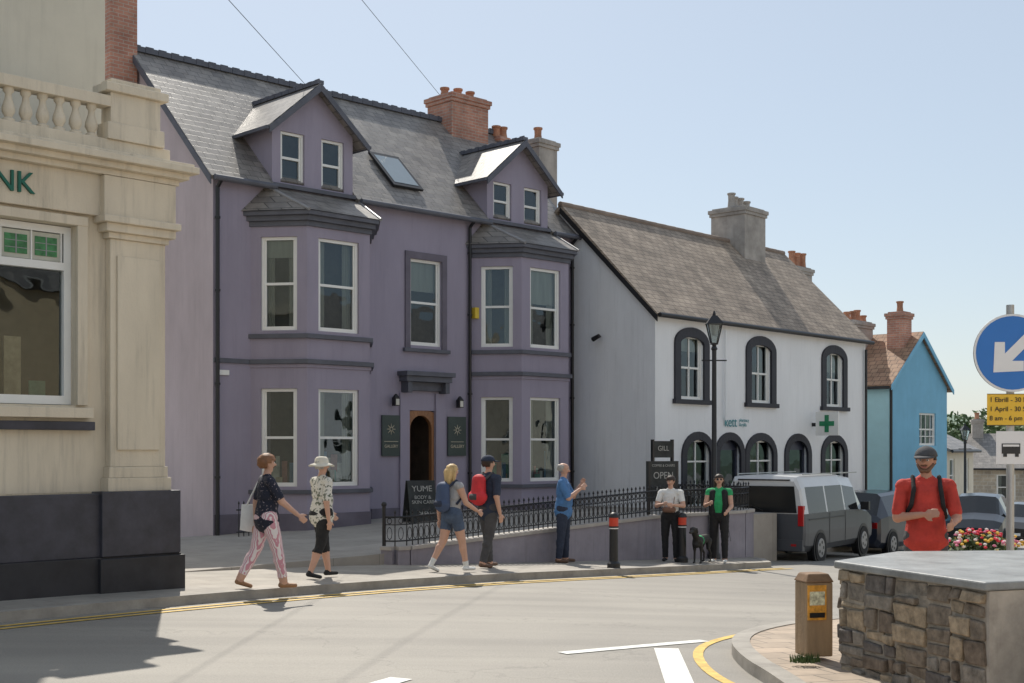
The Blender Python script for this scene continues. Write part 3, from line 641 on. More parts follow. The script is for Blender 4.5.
stonew=brickmat('stone_house_wall',(.42,.36,.28),(.33,.29,.24),(.45,.42,.36),.4,.2,.02,axis='xyz',rough=.9,bump=.5)
creamh=mat('cream_house_render',(.72,.66,.54),.85,.1)
house('cream_shop_house',(17.3,52),rad(60),6,7,1.9,3.6,creamh,slate)
house('stone_cottage',(25.5,72),rad(-15),7,6,.9,2.7,stonew,slate)
house('white_cottage',(33,84),rad(-25),9,6,.2,1.7,wwall,oldr)
for i,(se,m_) in enumerate(((42,creamh),(28,wwall),(14,mat('ochre_house_render',(.66,.52,.33),.85,.1)),(0,wwall),(-14,creamh),(-28,stonew))):
    fx,fy=F(se,-27.5); house('terraced_house',(fx,fy),rs+math.pi,14,8,6.6,9.4,m_,slate,zb=-2.5,cols=4)
# hills
mb=MB(); hillm=mat('far_hill_green',(.15,.21,.15),.95,.3,.01)
n=80; vs=[]
for j,(d,h) in enumerate(((600,-4),(800,.7),(1000,1.25),(1300,1.45),(1800,.9))):
    for i in range(n+1):
        a=rad(-60+i*2)
        hh=-4 if j==0 else (22+9*noise.noise(Vector((i*.13,3.1,0)))+5*noise.noise(Vector((i*.45,j,0))))*h
        vs.append((d*math.sin(a),d*math.cos(a),hh))
mb.mesh(vs,[(j*(n+1)+i,j*(n+1)+i+1,(j+1)*(n+1)+i+1,(j+1)*(n+1)+i) for j in range(4) for i in range(n)],hillm); mb.obj('hills',smooth=80)
leafm=mat('foliage',(.08,.13,.035),.7,.5,1.5); barkm=mat('bark',(.12,.08,.05),.9,.3,8)
def leaves(mb,c,r,n,size,m):
    for i in range(n):
        while True:
            p=Vector((R.uniform(-1,1),R.uniform(-1,1),R.uniform(-1,1)))
            if .25<p.length<1 and noise.noise(p*2.2+Vector(c))>-.18: break
        q=Vector((c[0]+p.x*r[0],c[1]+p.y*r[1],c[2]+p.z*r[2])); a=Vector((R.uniform(-1,1),R.uniform(-1,1),R.uniform(-1,1))).normalized(); b=a.orthogonal().normalized(); s=size*R.uniform(.5,1.3)
        mb.poly([q-a*s,q-b*s*.5,q+a*s,q+b*s*.5],m)
def tree(name,x,y,h,r,n=1700):
    z=g(x,y); T=empty(name,(x,y,z)); mb=MB(); mb.cyl((0,0,0),(.1,0,h*.6),.25,.12,barkm,8)
    for k in range(6):
        a=k*1.05; mb.cyl((.08,0,h*.4),(math.cos(a)*r*.6,math.sin(a)*r*.6,h*.75),.09,.03,barkm,6)
    mb.obj('trunk',T); mb=MB()
    for k in range(7): a=k*.9; leaves(mb,(math.cos(a)*r*.5,math.sin(a)*r*.5,h*(.5+.07*k)),(r*.55,r*.55,h*.2),n//7,.24,leafm)
    mb.obj('crown',T)
for i,(x,y,h) in enumerate(((40,103,8.0),(43.5,107,7.6),(48,112,7.5),(52,118,7.5),(35.5,96,7.4),(62,128,8),(37.5,99,7.6),(32.5,90,6.6),(34,94,7.6),(31,95,7.0))): tree('tree',x,y,h,2.8)
# wires
mb=MB(); mb.cyl((-4.3,27,9.35),(-4.42,-5,6.1),.006,.006,black,5); mb.obj('overhead_wire')
mb=MB(); mb.cyl((-1.83,33,10.76),(-5.8,-5,7.8),.006,.006,black,5); mb.obj('overhead_wire')
# ------------------------------------------------------------------ stone wall in foreground
SW=empty('stone_wall_with_slate_cap',(0,0,0)); mb=MB()
A,B,E,D,C=(2.56,10.1),(3.1,8.5),(4.9,9.2),(5.0,11.2),(3.3,11.0)
mort=mat('mortar',(.30,.265,.22),.95,.35,10,.8,30); conc=mat('rough_concrete',(.42,.38,.33),.9,.3,4,.6,25,dirt=.3)
mb.prism([A,B,E,D,C],-.3,.83,mort)
capm=mat('slate_cap',(.25,.26,.26),.5,.35,3,.4,30,dirt=.3)
ctr=Vector((3.75,10.0))
def offp(p,k): v=Vector(p)-ctr; v=v*(1+k/v.length); return (v.x+ctr.x,v.y+ctr.y)
cb=MB(); cb.prism([offp(p,.06) for p in(A,B,E,D,C)],.832,.89,capm); cb.obj('cap',SW,bevel=.012)
stones=[mat('rubble_stone%d'%i,c,.85,.5,14,.9,30) for i,c in enumerate(((.19,.155,.12),(.27,.22,.16),(.13,.115,.105),(.33,.26,.18),(.22,.195,.165),(.16,.125,.095)))]
sm=MB()
for p0,p1 in((A,B),(C,A)):
    L_=math.hypot(p1[0]-p0[0],p1[1]-p0[1]); u=((p1[0]-p0[0])/L_,(p1[1]-p0[1])/L_)
    nx,ny=u[1],-u[0]; q=lambda a,d,zz:(p0[0]+u[0]*a+nx*d,p0[1]+u[1]*a+ny*d,zz)
    seg0=-.01
    while seg0<L_-.02:
        sl=min(R.uniform(.22,.5),L_-seg0+.01)
        if L_-seg0-sl<.15: sl=L_-seg0+.01
        z=-.02
        while z<.8:
            h=R.uniform(.05,.17); h=h if .825-z-h>.05 else .825-z
            s=seg0
            while s<seg0+sl-.01:
                w=R.uniform(.09,.32); w=w if seg0+sl-s-w>.08 else seg0+sl-s
                dd=R.uniform(.008,.045); j=lambda:R.uniform(-.022,.022)
                a0,a1,z0,z1=s+.010,s+w-.010,z+.008,z+h-.008
                sm.hexa([q(a0+j(),dd+j()*.5,z0+j()*.6),q(a1+j(),dd+j()*.5,z0+j()*.6),q(a1,-.03,z0),q(a0,-.03,z0),q(a0+j(),dd+j()*.5,z1+j()*.6),q(a1+j(),dd+j()*.5,z1+j()*.6),q(a1,-.03,z1),q(a0,-.03,z1)],R.choice(stones))
                s+=w
            z+=h
        seg0+=sl
sm.obj('rubble_stones',SW,bevel=.02,seg=3,smooth=70)
mb.fbox(B,((E[0]-B[0])/1.93,(E[1]-B[1])/1.93),0.0,1.9,.002,.03,-.3,.828,conc)
mb.obj('core',SW)
wood=mat('weathered_wood',(.36,.25,.15),.8,.4,5,.6,30,streak=.15,dirt=.3)
WP=empty('wooden_post_bollard',(2.46,10.6,.08),rad(12)); mb=MB()
mb.box(-.115,.115,-.115,.115,0,.6,wood); mb.hexa([(-.125,-.125,.6),(.125,-.125,.6),(.125,.125,.6),(-.125,.125,.6),(-.09,-.09,.67),(.09,-.09,.67),(.09,.09,.67),(-.09,.09,.67)],mat('post_top',(.22,.13,.07),.8,.3,6))
mb.obj('post',WP,bevel=.012)
mb=MB(); mb.box(-.11,.05,-.13,-.117,.3,.58,mat('orange_notice',(.75,.35,.05),.5,.5,14)); mb.box(-.095,.035,-.134,-.13,.42,.53,mat('notice_white',(.75,.7,.5),.5,.6,22)); mb.box(-.095,.035,-.134,-.13,.32,.36,black); mb.obj('notice',WP)
mb=MB()
for i in range(160):
    a=R.uniform(0,6.28); r_=R.uniform(0,.12); x=2.30+math.cos(a)*r_; y=10.2+math.sin(a)*r_*.6; h=R.uniform(.02,.08)
    mb.poly([(x-.006,y,.085),(x+.006,y,.085),(x+R.uniform(-.03,.03),y+R.uniform(-.03,.03),.09+h)],leafm)
mb.obj('grass_tuft')
LB=empty('litter_bin',(3.62,8.35,.08),rad(10)); mb=MB(); mb.box(-.02,.4,-.2,.2,.02,.62,black); mb.box(.02,.36,-.206,-.2,.3,.42,mat('label_white',(.6,.6,.55),.5,.1)); mb.box(-.04,.42,-.22,.22,.62,.67,iron); mb.obj('bin',LB,bevel=.015)
# ------------------------------------------------------------------ keep left sign
KS=empty('keep_left_sign',(4.89,12.7,g(4.89,12.7)+.1),0); mb=MB(); gal=mat('galvanised_steel',(.42,.43,.43),.4,.15,metal=.6)
mb.cyl((0,.06,-.1),(0,.06,3.22),.038,.038,gal,12); mb.obj('pole',KS,smooth=60)
sb=mat('sign_blue',(.015,.17,.55),.35,.05); sw=mat('sign_white',(.8,.8,.8),.35,.04); sy=mat('sign_yellow',(.85,.52,.03),.4,.05)
z0=2.745
mb=MB()
def disc(mb,r,y,m,n=40): mb.poly([(r*math.cos(2*math.pi*i/n),y,z0+r*math.sin(2*math.pi*i/n)) for i in range(n)],m)
mb.cyl((0,0,z0),(0,.012,z0),.382,.382,gal,40); disc(mb,.38,-.003,sw); disc(mb,.36,-.006,sb)
d=Vector((-.707,-.707)); e=Vector((-d.y,d.x))
def ap(a,b): v=d*a+e*b; return (v.x,-.009,z0+v.y)
mb.poly([ap(.27,0),ap(.05,.2),ap(-.02,.13),ap(.06,.05),ap(-.27,.05),ap(-.27,-.05),ap(.06,-.05),ap(-.02,-.13),ap(.05,-.2)],sw)
mb.obj('blue_disc',KS)
mb=MB(); mb.box(-.25,.25,-.01,0,2.04,2.34,sy); mb.box(-.16,.12,-.01,0,1.66,1.98,sw)
mb.box(-.25,.25,-.012,0,2.034,2.04,black); mb.box(-.25,.25,-.012,0,2.34,2.346,black)
mb.box(-.11,.07,-.014,-.01,1.76,1.86,black); mb.box(-.1,.06,-.016,-.014,1.83,1.85,sw); mb.box(-.095,-.06,-.016,-.01,1.73,1.76,black); mb.box(.02,.055,-.016,-.01,1.73,1.76,black); mb.obj('plates',KS)
for i,t in enumerate(('1 Ebrill - 30 Medi','1 April - 30 Sept','8 am - 6 pm')): text(KS,t,(-.23,-.014,2.285-i*.09),.066,black,align='LEFT')
PL=empty('flower_planter',(4.72,13.3,g(4.72,13.3)+.1),rad(15)); mb=MB()
mb.box(-.4,.5,-.22,.22,0,.55,wood); mb.obj('box',PL,bevel=.01); mb=MB()
leaves(mb,(.05,0,.70),(.5,.3,.25),1500,.045,leafm)
fc=[mat('petal%d'%i,c,.6,.2) for i,c in enumerate(((.75,.04,.08),(.8,.25,.4),(.85,.55,.08),(.8,.72,.68),(.75,.04,.08)))]
for i in range(150):
    a=R.uniform(0,6.28); t=R.random()**.5; q=(.05+.5*t*math.cos(a),.32*t*math.sin(a),.76+.22*math.sqrt(1-t*t*.9)+R.uniform(-.05,.03)); mb.ell(q,(.022,.022,.014),R.choice(fc),6,4)
mb.obj('flowers',PL)
# ------------------------------------------------------------------ bollards, lamps, boards
redm=mat('red_reflective',(.6,.05,.02),.4,.1)
def bollard(x,y):
    E_=empty('bollard',(x,y,g(x,y)+.1)); mb=MB()
    mb.lathe((0,0,0),[(.11,0),(.11,.08),(.075,.12),(.07,.66),(.085,.68),(.085,.70)],iron,16); mb.lathe((0,0,.70),[(.078,0),(.078,.14)],redm,16); mb.lathe((0,0,.84),[(.085,0),(.085,.03),(.06,.07),(.02,.09)],iron,16)
    mb.lathe((0,0,.655),[(.079,0),(.079,.02)],sw,16)
    mb.obj('post',E_,smooth=35)
bollard(1.69,21.6); bollard(3.17,24.2)
def lamp(x,y,h):
    E_=empty('street_lamp',(x,y,g(x,y)+.08)); mb=MB()
    mb.lathe((0,0,0),[(.13,0),(.13,.1),(.1,.15),(.09,.8),(.11,.85),(.055,.95),(.045,h-.75),(.07,h-.72),(.04,h-.66),(.05,h-.62)],iron,14)
    mb.cyl((-.25,0,h-.95),(.25,0,h-.95),.015,.015,iron,6)
    z=h-.6; mb.obj('column',E_,smooth=35); mb=MB()
    for i in range(4):
        a=math.pi/4+i*math.pi/2; mb.cyl((.09*math.cos(a),.09*math.sin(a),z),(.2*math.cos(a),.2*math.sin(a),z+.38),.012,.012,iron,6)
    mb.box(-.07,.07,-.07,.07,z-.03,z,iron)
    mb.hexa([(-.17,-.17,z+.38),(.17,-.17,z+.38),(.17,.17,z+.38),(-.17,.17,z+.38),(-.05,-.05,z+.55),(.05,-.05,z+.55),(.05,.05,z+.55),(-.05,.05,z+.55)],iron)
    mb.lathe((0,0,z+.55),[(.03,0),(.035,.03),(.01,.1)],iron,8)
    for i in range(4):
        a=math.pi/4+i*math.pi/2; b=a+math.pi/2
        mb.poly([(.088*math.cos(a),.088*math.sin(a),z),(.088*math.cos(b),.088*math.sin(b),z),(.196*math.cos(b),.196*math.sin(b),z+.38),(.196*math.cos(a),.196*math.sin(a),z+.38)],GLASS)
    mb.cyl((0,0,z+.15),(0,0,z+.36),.05,.05,sw,10); mb.obj('lantern',E_)
lamp(4.06,26.1,4.95); lamp(17.6,50.5,4.4)
chalk=mat('chalkboard',(.03,.034,.034),.7,.5,5); cw=mat('chalk_white',(.42,.42,.40),.9,.3,30)
fx,fy=F(6.9,-5.45); GB=empty('menu_board',(fx,fy,fz(7)),rad(30)); mb=MB()
mb.box(-.38,.38,-.03,.03,.35,1.15,chalk); mb.box(-.26,.26,-.03,.03,1.22,1.55,chalk)
for x in(-.36,.32): mb.box(x,x+.045,-.035,.035,0,1.15,black)
for x in(-.26,.22): mb.box(x,x+.04,-.036,.036,1.15,1.58,black)
mb.obj('board',GB); text(GB,'GILL',(0,-.035,1.4),.14,cw); text(GB,'COFFEE & CHAIRS',(0,-.035,1.06),.07,cw); text(GB,'OPEN',(0,-.035,.86),.19,cw); text(GB,'9 - 5.30',(0,-.035,.6),.13,cw)
fx,fy=F(3.85,-1.6); AB=empty('a_board_sign',(fx,fy,fz(4)),rad(25)); mb=MB()
def tilt(y0,y1,s):
    mb.hexa([(-.3,y0*s-.015,0),(.3,y0*s-.015,0),(.3,y0*s+.015,0),(-.3,y0*s+.015,0),(-.3,y1*s-.015,.85),(.3,y1*s-.015,.85),(.3,y1*s+.015,.85),(-.3,y1*s+.015,.85)],chalk)
tilt(.25,.03,-1); tilt(.25,.03,1); mb.obj('boards',AB,bevel=.006)
th=math.pi/2-math.atan(.22/.85)
text(AB,'YUME',(0,-.105,.68),.17,cw,rot=(th,0,0)); text(AB,'BODY &\nSKIN CARE',(0,-.16,.46),.1,cw,rot=(th,0,0))
text(AB,'OPEN',(0,-.225,.18),.11,cw,rot=(th,0,0))
# ------------------------------------------------------------------ vehicles
tyre=mat('tyre_rubber',(.02,.02,.02),.85,.2); rim=mat('alloy_rim',(.35,.35,.37),.35,.1,metal=.8); cgl=mat('car_glass',(.012,.014,.016),.06,.1,spec=.6)
tail=mat('tail_light_red',(.45,.01,.01),.15,.1); headl=mat('head_light',(.6,.62,.65),.1,.1,spec=1)
def vehicle(name,loc,hd,st,low,up,wheels,wr):
    E_=empty(name,(loc[0],loc[1],g(*loc)+.005),math.atan2(hd[1],hd[0])); mb=MB()
    rings=[]
    for (x,hw,zb,zm,zw,zt,hr,kind) in st:
        h=[(0,zb),(hw*.88,zb),(hw*.985,zb+.14),(hw,(zb+zm)*.5),(hw*.985,zm),(hr,zw),(hr*.86,zt-.015),(0,zt+.02)]
        rings.append([(x,-y,z) for y,z in h]+[(x,y,z) for y,z in reversed(h[1:-1])])
    n=len(rings[0])
    for k in range(len(rings)-1):
        kind=st[k][7]
        for i in range(n):
            j=(i+1)%n; seg=min(i,n-1-i)
            m=low if seg<=3 else up
            if seg==4 and 's' in kind: m=cgl
            if seg in(5,6) and 'w' in kind: m=cgl
            mb.poly([rings[k][i],rings[k+1][i],rings[k+1][j],rings[k][j]],m)
    for rg,sgn in((rings[0],-1),(rings[-1],1)):
        for k in range(7):
            l0=rg[k]; l1=rg[k+1]; r0=rg[(n-k)%n]; r1=rg[(n-k-1)%n]
            pts=[l0,l1,r1,r0] if k not in(0,6) else ([l0,l1,r1] if k==0 else [l0,l1,r0])
            if sgn>0: pts=pts[::-1]
            mb.poly(pts,low if k<=3 else up)
    mb.obj('body',E_,bevel=.02,smooth=50)
    mb=MB(); hw=max(s[1] for s in st)
    for wx in wheels:
        for sd in(-1,1):
            y=sd*hw
            mb.cyl((wx,y-sd*.05,wr+.0),(wx,y+sd*.004,wr),wr+.07,wr+.07,black,28)
            mb.cyl((wx,y-sd*.2,wr),(wx,y+sd*.02,wr),wr,wr,tyre,28); mb.cyl((wx,y,wr),(wx,y+sd*.026,wr),wr*.66,wr*.62,rim,20)
            for k in range(5):
                a=k*1.2566; cx,cz=wx+wr*.38*math.cos(a),wr+wr*.38*math.sin(a); mb.cyl((cx,y,cz),(cx,y+sd*.03,cz),wr*.13,wr*.11,black,8)
    mb.obj('wheels',E_,smooth=30)
    return E_
vw=mat('van_silver',(.60,.61,.62),.3,.04,coat=.5); vg=mat('van_grey',(.07,.075,.085),.45,.05,coat=.15); vglass=mat('van_rear_glass',(.012,.014,.016),.2,.2,spec=.4)
hdv=(.545,.839)
st=[(-2.45,.90,.32,1.12,1.62,1.84,.80,''),(-2.38,.94,.30,1.12,1.66,1.93,.83,''),(-2.2,.95,.28,1.12,1.70,1.95,.84,'s'),(-1.05,.95,.28,1.12,1.70,1.96,.84,''),(-.97,.95,.28,1.12,1.70,1.96,.84,'s'),(.15,.95,.28,1.12,1.70,1.95,.84,''),(.24,.95,.28,1.12,1.69,1.94,.83,'s'),(1.15,.95,.28,1.10,1.62,1.86,.80,'sw'),(1.85,.94,.28,1.02,1.12,1.16,.78,''),(2.3,.90,.28,.88,.92,.95,.75,''),(2.45,.82,.32,.7,.74,.78,.7,'')]
V=vehicle('camper_van',(6.86,30.6),hdv,st,vg,vw,(-1.5,1.5),.34)
mb=MB()
xr=-2.455
mb.hexa([(xr-.012,-.76,1.14),(xr-.012,.76,1.14),(xr+.05,.76,1.14),(xr+.05,-.76,1.14),(xr-.008,-.70,1.72),(xr-.008,.70,1.72),(xr+.05,.70,1.72),(xr+.05,-.70,1.72)],vglass)
mb.box(xr-.03,xr+.1,-.9,.9,.32,.56,vg); mb.box(xr-.035,xr-.03,-.26,.26,.68,.79,mat('plate_yellow',(.8,.6,.03),.4,.05)); mb.box(xr-.02,xr-.005,-.32,.32,.62,.86,black)
for sd in(-1,1):
    mb.box(xr-.015,xr+.1,sd*.85-.06,sd*.85+.06,.86,1.3,tail); mb.box(xr-.035,xr-.03,sd*.7-.06,sd*.7+.06,.42,.47,tail)
    mb.box(1.3,1.42,sd*1.04-.1,sd*1.04+.1,1.08,1.28,black)
mb.box(xr-.012,xr+.05,-.6,.6,1.84,1.87,black); mb.cyl((xr-.03,0,1.18),(xr-.03,.3,1.3),.008,.008,black,5)
mb.box(-2.1,1.5,-.78,-.75,1.96,1.985,gal); mb.box(-2.1,1.5,.75,.78,1.96,1.985,gal)
mb.box(-.9,-.885,-.957,-.95,.4,1.1,black); mb.box(.18,.195,-.957,-.95,.4,1.1,black); mb.box(-2.2,.15,-.96,-.95,.98,1.0,black)
mb.obj('fittings',V,bevel=.004)
text(V,'LF11 BWC',(xr-.037,0,.735),.1,black,rot=(math.pi/2,0,-math.pi/2))
def car(name,loc,hd,colr,h=1.5,L_=4.3):
    k=h/1.5; c=mat(name+'_paint'+str(colr),colr,.3,.05,coat=.5); h2=L_/2
    st=[(-h2,.78,.35,.75*k,.8*k,.86*k,.7,''),(-h2+.08,.86,.25,.88*k,.95*k,1.0*k,.74,'w'),(-h2+.55,.89,.2,.93*k,1.38*k,1.46*k,.66,'s'),(-.35,.9,.2,.93*k,1.42*k,1.5*k,.64,''),(-.27,.9,.2,.93*k,1.42*k,1.5*k,.64,'s'),(.45,.9,.2,.92*k,1.36*k,1.44*k,.63,'sw'),(1.15,.89,.2,.9*k,.96*k,1.0*k,.72,''),(h2-.35,.86,.2,.78*k,.82*k,.85*k,.68,''),(h2,.74,.3,.58*k,.62*k,.64*k,.6,'')]
    E_=vehicle(name,loc,hd,st,c,c,(-h2+.8,h2-.85),.32); mb=MB()
    for sd in(-1,1):
        mb.box(h2-.14,h2-.03,sd*.62-.13,sd*.62+.13,.5*k,.63*k,headl); mb.box(-h2+.0,-h2+.1,sd*.68-.1,sd*.68+.1,.66*k,.8*k,tail); mb.box(.75,.87,sd*.98-.09,sd*.98+.09,.92*k,1.05*k,black)
    mb.box(h2-.05,h2+.01,-.4,.4,.36,.5,black); mb.box(h2+.005,h2+.015,-.26,.26,.38,.48,sw); mb.box(-h2-.02,-h2,-.26,.26,.5,.61,mat('plate_yellow',(.8,.6,.03))); mb.obj('fittings',E_,bevel=.01)
    return E_
car('parked_car',(10.05,35.6),(.6,.8),(.015,.02,.035),1.68)
car('parked_suv',(14.9,41.5),(-.42,-.9),(.012,.014,.018),1.72)
car('parked_car',(18.9,48.5),(-.45,-.9),(.02,.02,.022),1.5)
# ------------------------------------------------------------------ people
skin=mat('skin',(.56,.33,.24),.55,.08,8); skin2=mat('tanned_skin',(.48,.25,.17),.55,.08,8)
def remesh(mb,voxel,smooth=4):
    me=bpy.data.meshes.new('t'); me.from_pydata(mb.v,[],mb.f); me.update()
    o=bpy.data.objects.new('t',me); sc.collection.objects.link(o)
    m=o.modifiers.new('r','REMESH'); m.mode='VOXEL'; m.voxel_size=voxel; m.adaptivity=0
    s=o.modifiers.new('s','SMOOTH'); s.factor=.5; s.iterations=smooth
    dg=bpy.context.evaluated_depsgraph_get(); dg.update(); out=bpy.data.meshes.new_from_object(o.evaluated_get(dg))
    bpy.data.objects.remove(o); return out
class Fig:
    def __init__(s,name): s.mb=MB(); s.seg=[]; s.name=name
    def cap(s,p0,p1,r0,r1,lab,fx=1):
        s.mb.cap(p0,p1,r0,r1,black,fx); s.seg.append((Vector(p0),Vector(p1),r0,r1,lab,fx))
    def finish(s,parent,lookup,voxel=.009,smooth=4,folds=0):
        me=remesh(s.mb,voxel,smooth); mats=[]; idx=[]; clothv={}
        for p in me.polygons:
            c=p.center; best=9;bl=None
            for p0,p1,r0,r1,lab,fx in s.seg:
                d=p1-p0; L2=d.length_squared; t=0 if L2<1e-9 else max(0,min(1,(c-p0).dot(d)/L2))
                q=c-(p0+d*t)
                if fx!=1: q=Vector((q.x/fx,q.y,q.z))
                dd=q.length-(r0+(r1-r0)*t)
                if dd<best: best=dd; bl=(lab,t,c)
            m=lookup(*bl)
            if m not in mats: mats.append(m)
            idx.append(mats.index(m))
            if folds and bl[0] in('torso','hips','uarm','farm','thigh','shin','shin2') and 'skin' not in m.name:
                for v in p.vertices: clothv[v]=1
        if folds:
            nv=[v.normal.copy() for v in me.vertices]
            for v in clothv:
                co=me.vertices[v].co; k=noise.noise(Vector((co.x*13+co.z*9,co.y*13,co.z*17)))+.5*noise.noise(co*34)
                me.vertices[v].co=co+nv[v]*(folds*(k+.55))
        for m in mats: me.materials.append(m)
        me.polygons.foreach_set('material_index',idx); me.polygons.foreach_set('use_smooth',[True]*len(idx))
        o=bpy.data.objects.new(s.name,me); sc.collection.objects.link(o); o.parent=parent; return o
def person(name,loc,hd,H,legs,arms,M,sleeve=.55,leg=2,lean=0,yaw=0,pitch=0,extras=None,zoff=.1,hips=1.0,belly=0,wide=1.0):
    E_=empty(name,(loc[0],loc[1],g(*loc)+zoff),math.atan2(-hd[0],hd[1]))
    f=Fig('body'); V3=Vector
    th_l,sh_l=.245*H,.246*H
    an=[]
    for sd,(th,kn,ab) in zip((-1,1),legs):
        th,kn,ab=rad(th),rad(kn),rad(ab)
        hip=V3((sd*.052*H*hips,0,0)); knee=hip+V3((sd*math.sin(ab),math.sin(th),-math.cos(th)))*th_l
        ank=knee+V3((0,math.sin(th-kn),-math.cos(th-kn)))*sh_l
        an.append((hip,knee,ank,th-kn))
    low=[]
    for h,k,a,ang in an:
        fp=min(0,ang+rad(12))*1.1
        toe=a+V3((0,math.cos(fp)*.085*H,-.03*H+math.sin(fp)*.1*H)); low.append(min(a.z-.042*H,toe.z-.016*H))
    hz=-min(low)
    up=V3((0,0,hz))
    trou=1.16 if leg>1.2 else 1.04
    for sd,(h,k,a,ang) in zip((-1,1),an):
        h,k,a=h+up,k+up,a+up
        f.cap(h,k,.060*H*hips,.037*H*trou,'thigh'); f.cap(k,a,.036*H*trou,.023*H*(1.35 if leg>1.7 else 1),'shin')
        calf=k+(a-k)*.3+V3((0,-.008*H,0)); f.cap(calf,k+(a-k)*.55,.033*H*trou,.028*H*trou,'shin2')
        fp=min(0,ang+rad(12))*1.1
        heel=a+V3((0,-.022*H*math.cos(fp),-.022*H)); toe=a+V3((sd*.012*H,math.cos(fp)*.085*H,-.027*H+math.sin(fp)*.1*H))
        f.cap(heel,toe,.02*H,.016*H,'shoe',1.3); f.cap(a,heel,.023*H,.02*H,'shoe')
    sl,cl=math.sin(rad(lean)),math.cos(rad(lean))
    def T(x,y,z): return V3((x,y*cl+z*sl,hz+z*cl-y*sl))
    f.cap(T(-.03*H,0,.0),T(.03*H,0,.0),.067*H*hips,.067*H*hips,'hips',1); f.cap(T(0,-.012*H,-.01*H),T(0,0,.06*H),.074*H*hips,.068*H,'hips',1.3)
    f.cap(T(0,belly*.02,.05*H),T(0,0.01*H+belly*.03,.13*H),(.069+belly*.012)*H,.070*H,'torso',1.28*wide); f.cap(T(0,0,.15*H),T(0,.0,.225*H),.070*H,.064*H,'torso',1.4*wide)
    f.cap(T(-.088*H*wide,0,.262*H),T(.088*H*wide,0,.262*H),.040*H,.040*H,'torso'); f.cap(T(0,-.004*H,.26*H),T(0,.0,.29*H),.05*H,.034*H,'torso',1.6)
    f.cap(T(0,-.004*H,.28*H),T(0,.008*H,.335*H),.031*H,.029*H,'neck')
    if M.get('hem'): f.cap(T(0,0,-.025*H),T(0,0,.09*H),.086*H*hips,.073*H,'torso',1.3)
    hc=T(0,.004*H,.395*H); ry,rp_=rad(yaw),rad(pitch)
    Rm=Matrix.Rotation(ry,3,'Z')@Matrix.Rotation(rp_,3,'X')
    def HP(x,y,z): return hc+Rm@V3((x*H,y*H,z*H))
    f.cap(HP(0,-.012,.012),HP(0,.008,.012),.048*H,.046*H,'head'); f.cap(HP(0,.012,-.03),HP(0,.02,-.045),.035*H,.024*H,'head'); f.cap(HP(0,.006,-.01),HP(0,.02,-.005),.042*H,.036*H,'head')
    f.cap(HP(0,.052,.004),HP(0,.062,-.012),.006*H,.009*H,'head')
    for sd in(-1,1): f.cap(HP(sd*.045,-.002,.006),HP(sd*.046,-.002,-.012),.009*H,.007*H,'head')
    hands=[]
    for sd,(sw_,ab,el,inn) in zip((-1,1),arms):
        S=T(sd*.112*H*wide,0,.262*H); sw_,ab,el,inn=rad(sw_),rad(ab),rad(el),rad(inn)
        d1=V3((sd*math.sin(ab),math.sin(sw_)*math.cos(ab),-math.cos(sw_)*math.cos(ab)))
        El=S+d1*.168*H; a2=sw_+el
        d2=V3((-sd*math.sin(inn),math.sin(a2)*math.cos(inn),-math.cos(a2)*math.cos(inn))).normalized() if inn or el else d1
        Wr=El+d2*.145*H
        f.cap(S,El,.034*H*(1.1 if sleeve>.1 else 1),.026*H*(1.08 if sleeve>.5 else 1),'uarm'); f.cap(El,Wr,.0255*H,.0165*H,'farm')
        if .3<sleeve<1: f.cap(S,S+(El-S)*sleeve,.037*H,.036*H,'uarm2')
        side=V3((1,0,0))-d2*d2.x; side=side.normalized() if side.length>.2 else V3((0,1,0)); nn=d2.cross(side)
        fwd=nn if nn.y>0 else -nn
        f.cap(Wr+d2*.012*H,Wr+d2*.045*H,.012*H,.014*H,'hand'); f.cap(Wr+d2*.04*H-fwd*.014*H,Wr+d2*.04*H+fwd*.014*H,.011*H,.011*H,'hand')
        inw=V3((-sd,0,0))
        for q,lf in((-1.5,.034),(-.5,.041),(.5,.044),(1.5,.04)):
            b=Wr+d2*.052*H+fwd*(q*.0125*H); m_=b+d2*lf*.5*H+inw*.004*H; e=m_+(d2*.8+inw*.55).normalized()*lf*.5*H
            f.cap(b,m_,.0058*H,.0052*H,'hand'); f.cap(m_,e,.0052*H,.0045*H,'hand')
        b=Wr+d2*.02*H+fwd*.012*H; m_=b+(d2*.7+fwd*.75).normalized()*.026*H; f.cap(b,m_,.0068*H,.006*H,'hand'); f.cap(m_,m_+(d2*.95+fwd*.3).normalized()*.022*H,.006*H,.005*H,'hand')
        hands.append(Wr+d2*.06*H)
    sk=M['skin']
    def look(lab,t,c):
        if lab in('head','neck','hand'): return sk
        if lab in('torso','uarm2'): return M['top']
        if lab=='hips': return M['bottom']
        if lab=='uarm': return M['top'] if t<sleeve or sleeve>=1 else sk
        if lab=='farm': return M['top'] if sleeve>1 and t<sleeve-1 else sk
        if lab=='thigh': return M['bottom'] if t<leg or leg>=1 else sk
        if lab=='shin': return M['bottom'] if leg>1 and t<leg-1 else (M.get('sock',sk) if t>.8 else sk)
        if lab=='shin2': return M['bottom'] if leg>1 and .3+.25*t<leg-1 else sk
        return M['shoe'] if lab=='shoe' else sk
    f.finish(E_,look,voxel=.0085,folds=.006)
    fm=MB(); ew=mat('eye_white',(.7,.7,.68),.3,.05); ed=mat('eye_dark',(.03,.02,.015),.2,.1); lip=mat('lips',(.38,.13,.11),.5,.1)
